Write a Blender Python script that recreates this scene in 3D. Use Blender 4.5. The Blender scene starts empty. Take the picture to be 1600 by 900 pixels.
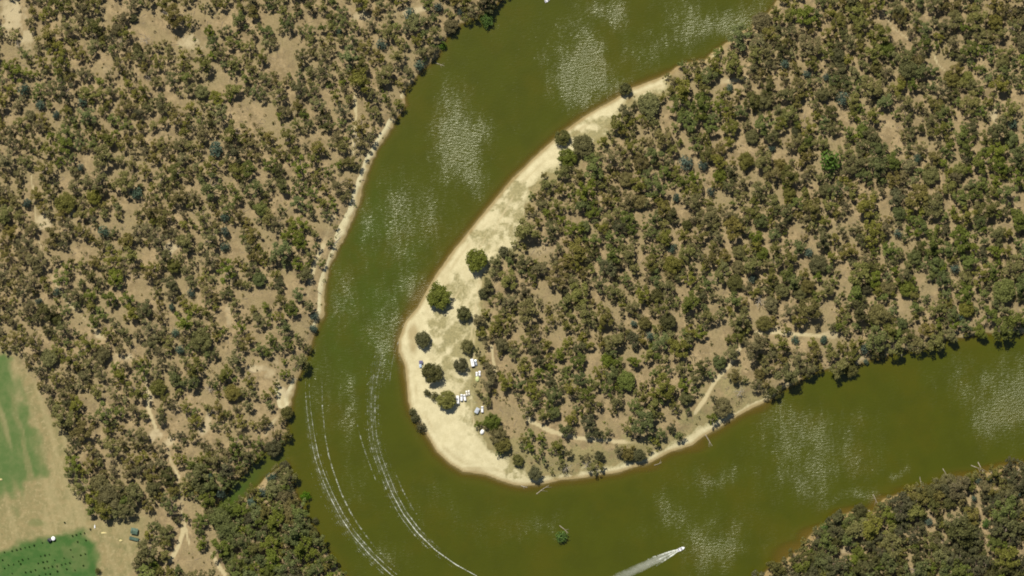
import bpy, math, random
import numpy as np
from mathutils import Vector, Matrix

rnd = random.Random(7)
rng = np.random.default_rng(11)
SC = bpy.context.scene
COL = SC.collection
S = 0.5                                   # metres per photo pixel (1600 x 900)
def wx(px): return (px - 800.0) * S
def wy(py): return (450.0 - py) * S

# ------------------------------------------------------------------ camera, sky, sun, exposure
CAM_H = 2500.0
cam = bpy.data.cameras.new('camera')
cam.sensor_width = 36.0
cam.lens = 36.0 * CAM_H / (1600 * S)
cam.clip_start, cam.clip_end = 10.0, 12000.0
camo = bpy.data.objects.new('camera', cam)
camo.location = (0, 0, CAM_H)
COL.objects.link(camo)
SC.camera = camo

SUN_EL = math.radians(54)
SUN_H = Vector((-0.42, 0.91, 0)).normalized()        # horizontal direction towards the sun
sun_dir = Vector((SUN_H.x * math.cos(SUN_EL), SUN_H.y * math.cos(SUN_EL), math.sin(SUN_EL)))
world = bpy.data.worlds.new('World'); SC.world = world; world.use_nodes = True
nt = world.node_tree
sky = nt.nodes.new('ShaderNodeTexSky'); sky.sky_type = 'NISHITA'; sky.sun_disc = False
sky.sun_elevation = SUN_EL; sky.sun_rotation = math.atan2(SUN_H.x, SUN_H.y)
bg = nt.nodes['Background']; bg.inputs['Strength'].default_value = 0.052
nt.links.new(sky.outputs['Color'], bg.inputs['Color'])
sl = bpy.data.lights.new('sun', 'SUN'); sl.energy = 4.6; sl.angle = math.radians(0.53); sl.color = (1.0, 0.95, 0.86)
so = bpy.data.objects.new('sun', sl); so.rotation_euler = (-sun_dir).to_track_quat('-Z', 'Y').to_euler(); so.location = sun_dir * 600
COL.objects.link(so)
SC.view_settings.view_transform = 'Standard'; SC.view_settings.look = 'None'
SC.view_settings.gamma = 1.0; SC.view_settings.exposure = 0.3
SC.cycles.filter_width = 1.9
SC.cycles.max_bounces = 4; SC.cycles.diffuse_bounces = 2; SC.cycles.transparent_max_bounces = 8

# ------------------------------------------------------------------ helpers
def tag(o, label=None, cat=None, group=None, kind=None):
    if label: o['label'] = label
    if cat: o['category'] = cat
    if group: o['group'] = group
    if kind: o['kind'] = kind
    return o
def link(name, me, parent=None, mat=None):
    o = bpy.data.objects.new(name, me); COL.objects.link(o)
    if parent is not None: o.parent = parent
    if mat is not None: me.materials.append(mat)
    return o
def empty(name, loc=(0, 0, 0), rz=0.0):
    o = bpy.data.objects.new(name, None); o.location = loc; o.rotation_euler = (0, 0, rz); o.empty_display_size = 0.5
    COL.objects.link(o); return o

def hash2(ix, iy, seed):
    n = (ix.astype(np.int64) * 374761393 + iy.astype(np.int64) * 668265263 + seed * 974634777) & 0x7fffffff
    n = ((n ^ (n >> 13)) * 1274126177) & 0x7fffffff
    return ((n ^ (n >> 16)) & 0xffff) / 65535.0
def vnoise(x, y, scale, seed=0):
    x = np.asarray(x, float) / scale; y = np.asarray(y, float) / scale
    ix, iy = np.floor(x), np.floor(y); fx, fy = x - ix, y - iy
    fx = fx * fx * (3 - 2 * fx); fy = fy * fy * (3 - 2 * fy)
    a, b = hash2(ix, iy, seed), hash2(ix + 1, iy, seed)
    c, d = hash2(ix, iy + 1, seed), hash2(ix + 1, iy + 1, seed)
    return (a + (b - a) * fx) * (1 - fy) + (c + (d - c) * fx) * fy
def fbm(x, y, scale, seed=0, oct=3):
    s, a, t = 0, 1, 0
    for i in range(oct):
        s = s + a * vnoise(x, y, scale / 2 ** i, seed + 17 * i); t += a; a *= .5
    return s / t
def sstep(a, b, x):
    t = np.clip((x - a) / (b - a), 0, 1); return t * t * (3 - 2 * t)
def seg_dist(x, y, pts, closed=False):
    d = np.full(np.shape(x), 1e9)
    n = len(pts)
    for i in range(n if closed else n - 1):
        ax, ay = pts[i]; bx, by = pts[(i + 1) % n]
        dx, dy = bx - ax, by - ay
        t = np.clip(((x - ax) * dx + (y - ay) * dy) / (dx * dx + dy * dy + 1e-9), 0, 1)
        d = np.minimum(d, (x - ax - t * dx) ** 2 + (y - ay - t * dy) ** 2)
    return np.sqrt(d)
def in_poly(x, y, pts):
    inside = np.zeros(np.shape(x), bool); n = len(pts)
    for i in range(n):
        x1, y1 = pts[i]; x2, y2 = pts[(i + 1) % n]
        if y1 == y2: continue
        c = ((y1 > y) != (y2 > y)) & (x < (x2 - x1) * (y - y1) / (y2 - y1) + x1)
        inside ^= c
    return inside
def sdf(x, y, pts):
    d = seg_dist(x, y, pts, True)
    return np.where(in_poly(x, y, pts), d, -d)

# ------------------------------------------------------------------ the map, in photo pixels
OUTER = [(4200, -1100), (1500, -480), (1150, -330), (930, -170), (830, -60), (773, 7), (747, 23), (720, 37), (700, 57), (683, 90), (667, 103), (648, 122), (633, 143),
         (635, 163), (620, 185), (613, 200), (597, 227), (583, 250), (573, 277), (563, 303), (557, 330), (547, 350), (537, 370),
         (528, 393), (518, 417), (512, 440), (507, 463), (506, 487), (498, 513), (488, 537), (475, 563), (463, 593), (461, 607),
         (455, 623), (453, 640), (447, 667), (443, 690), (447, 715), (450, 733), (457, 760), (472, 790), (482, 813), (497, 840),
         (513, 863), (528, 887), (545, 912), (590, 955), (690, 1005), (830, 1025), (980, 1010), (1100, 955), (1190, 902),
         (1200, 890), (1220, 880), (1253, 857), (1263, 840), (1280, 823), (1310, 808), (1333, 800), (1367, 800), (1380, 780),
         (1413, 770), (1440, 763), (1477, 757), (1500, 748), (1533, 743), (1563, 730), (1597, 724), (1800, 712), (4200, 600),
         (4200, 4200), (-3000, 4200), (-3000, -3200), (4200, -3200)]
INNER = [(4200, -700), (1700, -260), (1340, -95), (1215, 0), (1197, 22), (1177, 40), (1153, 52), (1120, 80), (1100, 92), (1073, 100),
         (1033, 120), (1013, 128), (987, 137), (963, 153), (933, 170), (910, 183), (883, 203), (860, 223), (833, 247), (813, 267),
         (800, 278), (782, 300), (760, 327), (733, 360), (707, 393), (680, 430), (667, 453), (653, 480), (633, 503), (623, 530),
         (623, 550), (632, 570), (635, 597), (637, 627), (642, 643), (653, 660), (670, 685), (683, 707), (703, 725), (723, 737),
         (760, 743), (783, 752), (800, 757), (823, 760), (850, 757), (877, 750), (910, 747), (940, 742), (967, 738), (990, 730),
         (1013, 725), (1047, 707), (1083, 695), (1097, 683), (1127, 667), (1150, 652), (1177, 637), (1198, 627), (1225, 610),
         (1253, 593), (1267, 583), (1300, 573), (1340, 572), (1360, 563), (1387, 557), (1413, 548), (1453, 540), (1483, 530),
         (1520, 525), (1553, 520), (1597, 518), (1800, 505), (4200, 380)]
CREEK = [(462, 703), (430, 714), (405, 734), (385, 757), (358, 782), (338, 798)]
CREEK_R = [20, 17, 15, 16, 14, 5]
FIELD = [(-700, 500), (-30, 535), (4, 545), (32, 562), (52, 590), (68, 622), (84, 655), (106, 682), (104, 712), (107, 748), (126, 770), (136, 803),
         (165, 814), (186, 808), (215, 800), (238, 806), (222, 830), (218, 860), (205, 900), (190, 960), (150, 1300), (-700, 1300)]
CROP_A = [(-700, 545), (-20, 550), (16, 560), (28, 585), (42, 630), (66, 700), (76, 745), (58, 752), (40, 758), (28, 800), (10, 770), (-30, 800), (-700, 800)]
CROP_B = [(-700, 940), (0, 862), (60, 842), (128, 830), (150, 848), (156, 900), (165, 1000), (-700, 1300)]
BEACH = [(1033, 120), (1040, 135), (1008, 152), (985, 150), (965, 175), (945, 205), (918, 232), (878, 258), (850, 268), (828, 295), (818, 325), (812, 352), (800, 385),
         (770, 402), (755, 430), (748, 470), (742, 520), (735, 560), (740, 600), (738, 640), (745, 680), (768, 705), (795, 722), (835, 742), (880, 742),
         (930, 734), (985, 722), (1010, 714), (1045, 696), (1072, 682), (1095, 668), (1122, 656), (1150, 642), (1178, 626), (1198, 622),
         (1198, 627), (1177, 637), (1150, 652), (1127, 667), (1097, 683), (1083, 695), (1047, 707), (1013, 725), (990, 730), (967, 738), (940, 742),
         (910, 747), (877, 750), (850, 757), (823, 760), (800, 757), (783, 752), (760, 743), (723, 737), (703, 725), (683, 707), (670, 685), (653, 660), (642, 643),
         (637, 627), (635, 597), (632, 570), (623, 550), (623, 530), (633, 503), (653, 480), (667, 453), (680, 430), (707, 393), (733, 360), (760, 327), (782, 300),
         (800, 278), (813, 267), (833, 247), (860, 223), (883, 203), (910, 183), (933, 170), (963, 153), (987, 137), (1013, 128)]
SAND_STRIPS = [([(612, 195), (597, 222), (580, 250), (570, 277), (560, 303), (553, 330), (543, 350), (532, 370)], 9),
               ([(530, 385), (520, 405), (511, 425), (505, 450), (502, 490), (494, 510)], 7.5),
               ([(461, 597), (454, 615), (446, 632)], 6), ([(436, 610), (441, 632)], 7),
               ([(650, 118), (640, 135), (630, 150)], 4), ([(728, 28), (715, 40)], 4), ([(500, 838), (482, 808), (475, 795)], 4), ([(535, 893), (520, 870), (505, 850)], 4),
               ([(1270, 585), (1300, 576), (1342, 570)], 5), ([(1387, 556), (1420, 545), (1460, 537), (1520, 524), (1597, 516)], 4), ([(1198, 622), (1225, 607), (1250, 592)], 4),
               ([(1120, 78), (1100, 90)], 5)]
TRACKS = [([(806, 300), (780, 345), (757, 395), (748, 440), (742, 490), (735, 530)], 1.3), ([(800, 300), (772, 345), (750, 388), (736, 425), (708, 470)], 1.2), ([(752, 440), (746, 490), (741, 530), (741, 560)], 1.2), ([(736, 560), (733, 600), (738, 640), (742, 670)], 1.4),
          ([(570, 10), (564, 50)], 2.2), ([(554, 135), (557, 183), (554, 215), (551, 240)], 2.6), ([(522, 338), (517, 347), (509, 375), (492, 412), (480, 462)], 3.6), ([(440, 606), (443, 632)], 4), ([(438, 648), (427, 660), (416, 680)], 3.2),
          ([(280, 745), (285, 790), (287, 828), (280, 852), (266, 878)], 3.6), ([(331, 864), (340, 880), (352, 898)], 3.2), ([(357, 886), (350, 905)], 2.2),
          ([(285, 800), (296, 850)], 1.6),
          ([(1158, 540), (1140, 570), (1116, 596), (1102, 622), (1086, 645)], 3.2),
          ([(826, 656), (842, 664), (862, 674), (900, 684), (940, 688), (1005, 692)], 3.4),
          ([(1180, 519), (1210, 519), (1262, 524), (1316, 525)], 3.2),
          ([(768, 540), (771, 565), (776, 585)], 2.2),
          ([(50, 275), (60, 370), (76, 420), (98, 462), (112, 478), (140, 505), (160, 525), (190, 556)], 1.5),
          ([(229, 590), (233, 640), (246, 672), (262, 692), (268, 720), (280, 745)], 3.0),
          ([(1118, 131), (1140, 127), (1165, 122)], 3.5), ([(1375, 10), (1395, 45), (1422, 64)], 1.2), ([(1458, 85), (1465, 102), (1482, 115)], 1.2)]
# clearings: x, y, rx, ry
GAPS = [(160,100,16,18),(240,45,34,24),(290,60,34,20),(330,30,24,14),(175,12,12,16),(340,125,22,20),(385,172,30,26),(265,208,20,15),(140,258,11,20),(55,275,9,22),
 (100,270,11,15),(350,275,15,11),(92,195,11,9),(225,62,18,11),(420,25,12,12),(490,30,16,14),(455,68,20,22),(440,100,24,16),(415,172,22,16),(430,197,22,13),(496,214,26,13),(527,242,14,10),
 (405,275,16,9),(612,140,8,12),(80,420,6,14),(130,390,27,17),(195,350,20,11),(205,322,11,16),(180,300,14,7),(235,400,16,9),(220,450,20,16),(366,370,11,22),(352,486,12,14),(362,508,10,14),
 (385,460,14,9),(130,510,11,9),(215,545,14,9),(210,510,11,9),(175,485,9,9),(330,580,16,10),(395,570,11,14),(376,396,14,11),(420,374,15,20),(440,310,14,11),(462,332,20,9),(500,345,13,9),(410,460,24,11),
 (455,445,15,11),(480,505,11,15),(298,395,13,7),(312,618,24,14),(402,638,9,11),(405,520,11,13),(465,500,13,16),(275,660,18,15),(320,620,15,10),(300,700,16,11),(140,630,11,16),(180,720,13,8),(225,750,11,8),
 (300,790,24,14),(250,805,26,11),(288,848,26,34),(330,830,10,22),(345,885,12,14),(320,880,14,16),(1110,150,9,9),(1215,135,11,15),(1037,180,8,20),(1252,180,13,15),(1155,216,11,11),(1175,236,13,11),(1150,240,9,9),(1065,235,9,7),
 (1228,243,16,8),(1100,280,11,16),(1190,280,11,8),(1165,275,13,7),(1245,290,16,9),(1370,25,12,15),(1395,45,13,9),(1415,62,12,7),(1443,22,9,15),(1460,90,10,14),(1474,106,11,8),(1330,85,11,7),
 (1387,196,20,18),(1390,225,18,8),(1355,115,9,7),(1565,72,11,7),(1535,98,11,7),(1525,118,11,7),(1590,150,9,9),(1500,185,13,9),(1430,150,8,9),(1440,128,7,7),(1545,25,9,7),(1310,180,11,8),(1285,65,9,7),
 (1305,222,12,12),(1450,230,9,13),(1345,295,14,7),(1520,275,11,8),(1592,215,7,13),(1240,362,12,20),(1330,345,16,9),(1375,320,9,16),(1397,362,9,12),(1402,380,11,10),(1475,315,9,9),(1460,345,11,7),(1255,410,11,15),
 (1290,490,18,18),(1225,500,12,9),(1265,516,32,9),(1302,532,16,8),(1360,465,9,9),(1412,476,15,11),(1440,440,9,11),(1452,456,9,9),(1280,395,9,7),(1310,445,9,7),(1430,515,9,7),(1290,570,9,8),(1590,315,9,11),(1560,350,9,7),
 (843,390,22,13),(850,455,16,16),(937,464,13,13),(840,492,11,13),(905,335,11,9),(1000,340,11,11),(1002,420,9,11),(1065,325,15,9),(1130,305,9,9),(1150,380,20,8),(1110,425,9,15),(1067,456,16,11),(1130,455,11,9),
 (1180,480,15,13),(1120,517,18,22),(1110,545,22,15),(1060,500,11,17),(970,545,9,15),(1002,582,13,18),(925,557,16,13),(870,525,11,9),(812,517,13,11),(880,565,9,11),(960,482,9,9),(1158,567,22,16),(1080,560,20,12),
 (845,500,9,11),(775,490,7,9),(985,550,15,9),(770,556,9,16),(792,570,11,13),(870,680,20,6),(940,688,34,7),(960,665,14,9),(818,716,13,14),(858,728,12,10),(905,700,16,8),(1000,690,18,8),(1035,660,13,10),(1040,690,11,8),
 (1092,640,14,14),(1098,610,12,16),(1115,600,14,14),(1150,610,20,14),(890,625,11,13),(945,625,9,11),(975,645,13,9),(790,640,20,30),(800,680,16,16),(960,718,26,6),(900,732,22,6),(1075,668,18,12),(1165,625,22,14),(1530,785,8,6),(1535,835,11,8),(1590,860,9,13),(1320,860,9,8),
 (20,25,22,24),(46,62,13,15),(300,70,20,11),(562,25,18,11),(645,17,26,8),(70,350,14,14),(115,335,8,10),(270,388,11,11),(356,490,10,16),(155,525,9,7),(195,558,20,9),(400,578,15,8),(420,578,13,13),(430,560,9,11),(320,672,11,17),
 (235,620,8,20),(245,680,17,11),(264,690,15,9),(325,655,9,15),(1135,128,24,9),(1552,180,8,11),(1205,517,12,7),(1345,560,12,8)]
PALE = [(20,25,26,26,.9),(46,62,14,16,.8),(298,70,20,12,.9),(562,25,18,10,.7),(645,17,26,7,.9),(70,350,13,13,.9),(115,335,8,10,.9),(270,388,11,11,.9),(358,492,8,20,.6),(155,525,9,7,.9),(195,558,20,8,.9),
        (400,576,15,6,.9),(420,578,12,12,.7),(432,560,8,10,.6),(320,672,9,17,.8),(234,620,6,20,.9),(245,680,15,11,1),(264,690,15,8,.9),(325,652,7,15,.8),(1135,128,22,7,.6),(1552,180,7,10,.9),(1205,517,12,6,.8),(1295,525,24,6,.7),
        (1345,560,12,7,.8),(845,392,20,10,.5),(440,615,9,22,1),(580,215,14,22,.45),(555,215,8,26,.6),(430,195,22,12,.35),(170,110,10,14,.35),(1320,860,8,7,.6),(100,640,6,40,.3),(1385,195,16,10,.4),(1100,610,8,12,.3),(285,800,10,12,.4)]
GRASSY = [(800,330,26,60,.6),(765,372,30,26,.55),(722,455,22,30,.5),(715,540,30,40,.6),(700,585,24,20,.45),(712,520,40,34,.62),(735,530,26,60,.55),(722,600,20,26,.4),(735,610,20,40,.6),(748,650,16,40,.55),(920,212,32,10,.8),(945,190,26,9,.6),(770,360,30,26,.3),(795,330,20,30,.35),(815,715,26,26,.8),(860,730,30,16,.7),
          (920,712,60,18,.7),(990,694,30,14,.7),(1090,650,30,14,.6),(1040,690,26,14,.5),(690,480,16,14,.45),(740,470,16,30,.35),(1150,600,24,30,.5),(1105,605,22,22,.35),(780,700,16,12,.6),(900,190,20,6,.4)]
def ell(x, y, e):
    return np.sqrt(((x - e[0]) / e[2]) ** 2 + ((y - e[1]) / e[3]) ** 2)

# ------------------------------------------------------------------ terrain fields on a grid
def axis(lo, hi, step, far):
    a = list(np.arange(lo, hi + 1e-6, step)); d = step; v = hi
    while v < far: d *= 1.35; v += d; a.append(v)
    d = step; v = lo; b = []
    while v > -far: d *= 1.35; v -= d; b.append(v)
    return np.array(b[::-1] + a)
GX = axis(-435, 435, 1.5, 1900); GY = axis(-262, 262, 1.5, 1900)
XX, YY = np.meshgrid(GX, GY)
PX, PY = XX / S + 800, 450 - YY / S
wob = (fbm(PX, PY, 26, 3) - .5) * 9 + (vnoise(PX, PY, 5, 9) - .5) * 3
s_out = sdf(PX, PY, OUTER); s_in = sdf(PX, PY, INNER)
S_land = np.maximum(s_out, s_in)
beachy = sstep(30, 0, -np.where(in_poly(PX, PY, BEACH), 1.0, -seg_dist(PX, PY, BEACH, True)))
calm = np.maximum(beachy, sstep(640, 740, PY) * sstep(1000, 1150, PX))
S_land = S_land + wob * (1 - .82 * calm)
ck = np.full(PX.shape, 1e9)
for i in range(len(CREEK) - 1):
    (ax, ay), (bx, by) = CREEK[i], CREEK[i + 1]; dx, dy = bx - ax, by - ay
    t = np.clip(((PX - ax) * dx + (PY - ay) * dy) / (dx * dx + dy * dy), 0, 1)
    ck = np.minimum(ck, np.hypot(PX - ax - t * dx, PY - ay - t * dy) - (CREEK_R[i] * (1 - t) + CREEK_R[i + 1] * t))
ck = ck + wob * .5
SH = np.minimum(S_land, ck)                         # >0 land, px
m = SH * S
Lland = 6 + 22 * beachy
shal = np.zeros(PX.shape)                            # shallow sand bars
for e in [(1235, 862, 34, 20, 1), (1262, 838, 22, 16, .9), (1335, 800, 36, 9, .8), (1372, 790, 16, 16, .8), (648, 470, 22, 40, .5), (632, 560, 10, 40, .5), (850, 838, 16, 5, .5), (1500, 742, 40, 10, .5), (1580, 728, 30, 8, .5), (1440, 762, 60, 6, .4), (1545, 735, 20, 9, .9), (1010, 732, 30, 6, .5), (1090, 700, 26, 8, .5), (1180, 640, 20, 6, .4)]:
    shal = np.maximum(shal, e[4] * sstep(1.7, .1, ell(PX, PY, e)))
Z = np.where(m > 0, 2.6 * (1 - np.exp(-np.maximum(m, 0) / Lland)) + .01 * np.clip(m, 0, 60) + (fbm(PX, PY, 30, 5) - .5) * .5 * sstep(0, 8, m) + (vnoise(PX, PY, 7, 8) - .5) * .14 * sstep(0, 4, m),
             -3.2 * (1 - np.exp(np.minimum(m, 0) / (5 + 6 * beachy + 16 * shal))) * (1 - .5 * shal))
ZG = Z
def sample(F, px, py):
    x = np.atleast_1d(wx(np.asarray(px, float))); y = np.atleast_1d(wy(np.asarray(py, float)))
    i = np.clip(np.searchsorted(GX, x) - 1, 0, len(GX) - 2); j = np.clip(np.searchsorted(GY, y) - 1, 0, len(GY) - 2)
    fx = np.clip((x - GX[i]) / (GX[i + 1] - GX[i]), 0, 1); fy = np.clip((y - GY[j]) / (GY[j + 1] - GY[j]), 0, 1)
    return (F[j, i] * (1 - fx) + F[j, i + 1] * fx) * (1 - fy) + (F[j + 1, i] * (1 - fx) + F[j + 1, i + 1] * fx) * fy
def gz(px, py): return float(sample(ZG, px, py)[0])

edge = (fbm(PX, PY, 14, 21) - .5)
sand = sstep(-9, 6, np.where(in_poly(PX, PY, BEACH), 1, -1) * seg_dist(PX, PY, BEACH, True) + edge * 22)
sand = np.maximum(sand, beachy * sstep(-1, 1.5, SH) * sstep(10, 4, SH))
for pts, w in SAND_STRIPS: sand = np.maximum(sand, sstep(w + 2.5, w - 2.5, seg_dist(PX, PY, pts) + edge * 6))
track = np.zeros(PX.shape)
for k, (pts, w) in enumerate(TRACKS): track = np.maximum(track, sstep(w + 1.8, w - 1.4, seg_dist(PX, PY, pts) + edge * 2.5) * (.45 + .55 * sstep(.3, .55, fbm(PX, PY, 40, 60 + k))))
pale = np.zeros(PX.shape)
edge2 = edge + (fbm(PX, PY, 7, 91) - .5) * 1.2
for e in PALE: pale = np.maximum(pale, e[4] * .85 * sstep(1.5, .3, ell(PX, PY, e) + edge2 * 1.3))
grass = np.zeros(PX.shape)
for e in GRASSY: grass = np.maximum(grass, e[4] * 1.6 * sstep(1.7, .1, ell(PX, PY, e) + edge2 * 1.5))
bfr = np.where(in_poly(PX, PY, BEACH), 1, -1) * seg_dist(PX, PY, BEACH, True)
grass = np.maximum(grass, .75 * sstep(-34, -4, bfr + edge * 30) * (SH > 6) * (PX > 660) * sstep(10, -2, bfr + edge * 10))
fieldm = sstep(-10, 8, sdf(PX, PY, FIELD) + edge * 14)
ca = sstep(-13, 13, sdf(PX, PY, CROP_A) + edge * 26)
# worn machine rows run down the field
u = PX * .97 - PY * .24
rowsA = .5 + .5 * np.sin(u / 3.4 + 2 * vnoise(PX, PY, 30, 4))
ca = ca * (1 - .42 * sstep(.40, .72, fbm(u * 2.6, PY * .5, 26, 33))) * (.85 + .15 * rowsA) + .16 * fieldm * sstep(.4, .7, fbm(u * 2.2, PY * .4, 40, 35)) * (PY < 840)
ca = np.maximum(ca, .55 * sstep(1.2, .3, ell(PX, PY, (60, 816, 18, 9)) + edge) + 0)
cb = sstep(-12, 12, sdf(PX, PY, CROP_B) + 2 + edge * 18) * (1 - .25 * sstep(.55, .75, fbm(PX, PY, 26, 41)))
wet = sstep(6.5, 1.0, np.abs(SH - 1) + edge * 3) * np.where(sand > .2, 1, .5)

wet = np.maximum(wet, .4 * np.exp(-((SH - 12 - 4 * vnoise(PX, PY, 60, 3)) / 2.0) ** 2) * beachy * sstep(.35, .6, vnoise(PX, PY, 34, 14)))
for e in [(646, 528, 9, 30, .75), (735, 733, 24, 4, .6), (695, 430, 8, 30, .3)]: wet = np.maximum(wet, e[4] * sstep(1.2, .5, ell(PX, PY, e) + edge * .5))
southm = sstep(690, 730, PY) * sstep(1150, 1200, PX)
wet = np.maximum(wet, southm * sstep(16, 3, SH))
def grid_object(name, fmask, attrs, kind='structure'):
    """faces of the terrain grid where fmask (per face) holds"""
    ny, nx = PX.shape
    idx = np.arange(nx * ny).reshape(ny, nx)
    q = np.stack([idx[:-1, :-1], idx[:-1, 1:], idx[1:, 1:], idx[1:, :-1]], -1)[fmask]
    used, inv = np.unique(q.ravel(), return_inverse=True)
    me = bpy.data.meshes.new(name)
    co = np.stack([XX.ravel()[used], YY.ravel()[used], Z.ravel()[used]], -1)
    fill_mesh(me, co, inv.reshape(-1, 4))
    for k, v in attrs.items():
        a = me.attributes.new(k, 'FLOAT', 'POINT'); a.data.foreach_set('value', v.ravel()[used].astype(np.float32))
    me.polygons.foreach_set('use_smooth', np.ones(len(q), bool))
    o = link(name, me); o['kind'] = kind
    return o
def fill_mesh(me, co, quads):
    n, f = len(co), len(quads)
    me.vertices.add(n); me.vertices.foreach_set('co', np.asarray(co, np.float32).ravel())
    me.loops.add(f * 4); me.loops.foreach_set('vertex_index', np.asarray(quads, np.int32).ravel())
    me.polygons.add(f); me.polygons.foreach_set('loop_start', np.arange(0, f * 4, 4, dtype=np.int32))
    me.update(calc_edges=True)

# ------------------------------------------------------------------ materials
class N:
    def __init__(s, name):
        s.m = bpy.data.materials.new(name); s.m.use_nodes = True; s.t = s.m.node_tree
        s.b = s.t.nodes['Principled BSDF']; s.out = s.t.nodes['Material Output']
    def new(s, typ, **kw):
        n = s.t.nodes.new(typ)
        for k, v in kw.items(): setattr(n, k, v)
        return n
    def L(s, a, b): s.t.links.new(a, b)
    def put(s, sock, v):
        if hasattr(v, 'is_output'): s.L(v, sock)
        else: sock.default_value = v
    def attr(s, name): return s.new('ShaderNodeAttribute', attribute_name=name).outputs['Fac']
    def noise(s, scale, detail=3, rough=.6, vec=None, w=None):
        n = s.new('ShaderNodeTexNoise'); n.inputs['Scale'].default_value = scale; n.inputs['Detail'].default_value = detail; n.inputs['Roughness'].default_value = rough
        s.L(vec if vec is not None else s.pos(), n.inputs['Vector']); return n.outputs['Fac']
    def pos(s):
        if not hasattr(s, '_p'): s._p = s.new('ShaderNodeNewGeometry').outputs['Position']
        return s._p
    def math(s, op, a, b=0.0, c=None):
        n = s.new('ShaderNodeMath', operation=op); s.put(n.inputs[0], a); s.put(n.inputs[1], b)
        if c is not None: s.put(n.inputs[2], c)
        return n.outputs[0]
    def ramp(s, v, lo, hi, a=0.0, b=1.0):
        n = s.new('ShaderNodeMapRange', interpolation_type='SMOOTHSTEP'); s.put(n.inputs[0], v)
        for i, x in enumerate((lo, hi, a, b)): n.inputs[i + 1].default_value = x
        return n.outputs[0]
    def mix(s, f, a, b):
        n = s.new('ShaderNodeMix', data_type='RGBA'); s.put(n.inputs[0], f)
        for k, v in ((6, a), (7, b)):
            if hasattr(v, 'is_output'): s.L(v, n.inputs[k])
            else: n.inputs[k].default_value = (*v, 1)
        return n.outputs[2]
    def base(s, v): s.put(s.b.inputs['Base Color'], v if hasattr(v, 'is_output') else (*v, 1))
    def bump(s, h, strength, dist):
        n = s.new('ShaderNodeBump'); s.put(n.inputs['Strength'], strength); n.inputs['Distance'].default_value = dist
        s.L(h, n.inputs['Height']); s.L(n.outputs[0], s.b.inputs['Normal'])
    def rough(s, v, spec=.3): s.put(s.b.inputs['Roughness'], v); s.b.inputs['Specular IOR Level'].default_value = spec

def plain(name, col, rough=.6, spec=.3, metal=0.0, vary=.12, scale=1.2):
    n = N(name); f = n.noise(scale, 4)
    n.base(n.mix(n.ramp(f, .3, .7), tuple(c * (1 - vary) for c in col), tuple(min(1, c * (1 + vary)) for c in col)))
    n.rough(rough, spec); n.b.inputs['Metallic'].default_value = metal
    return n.m

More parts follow.
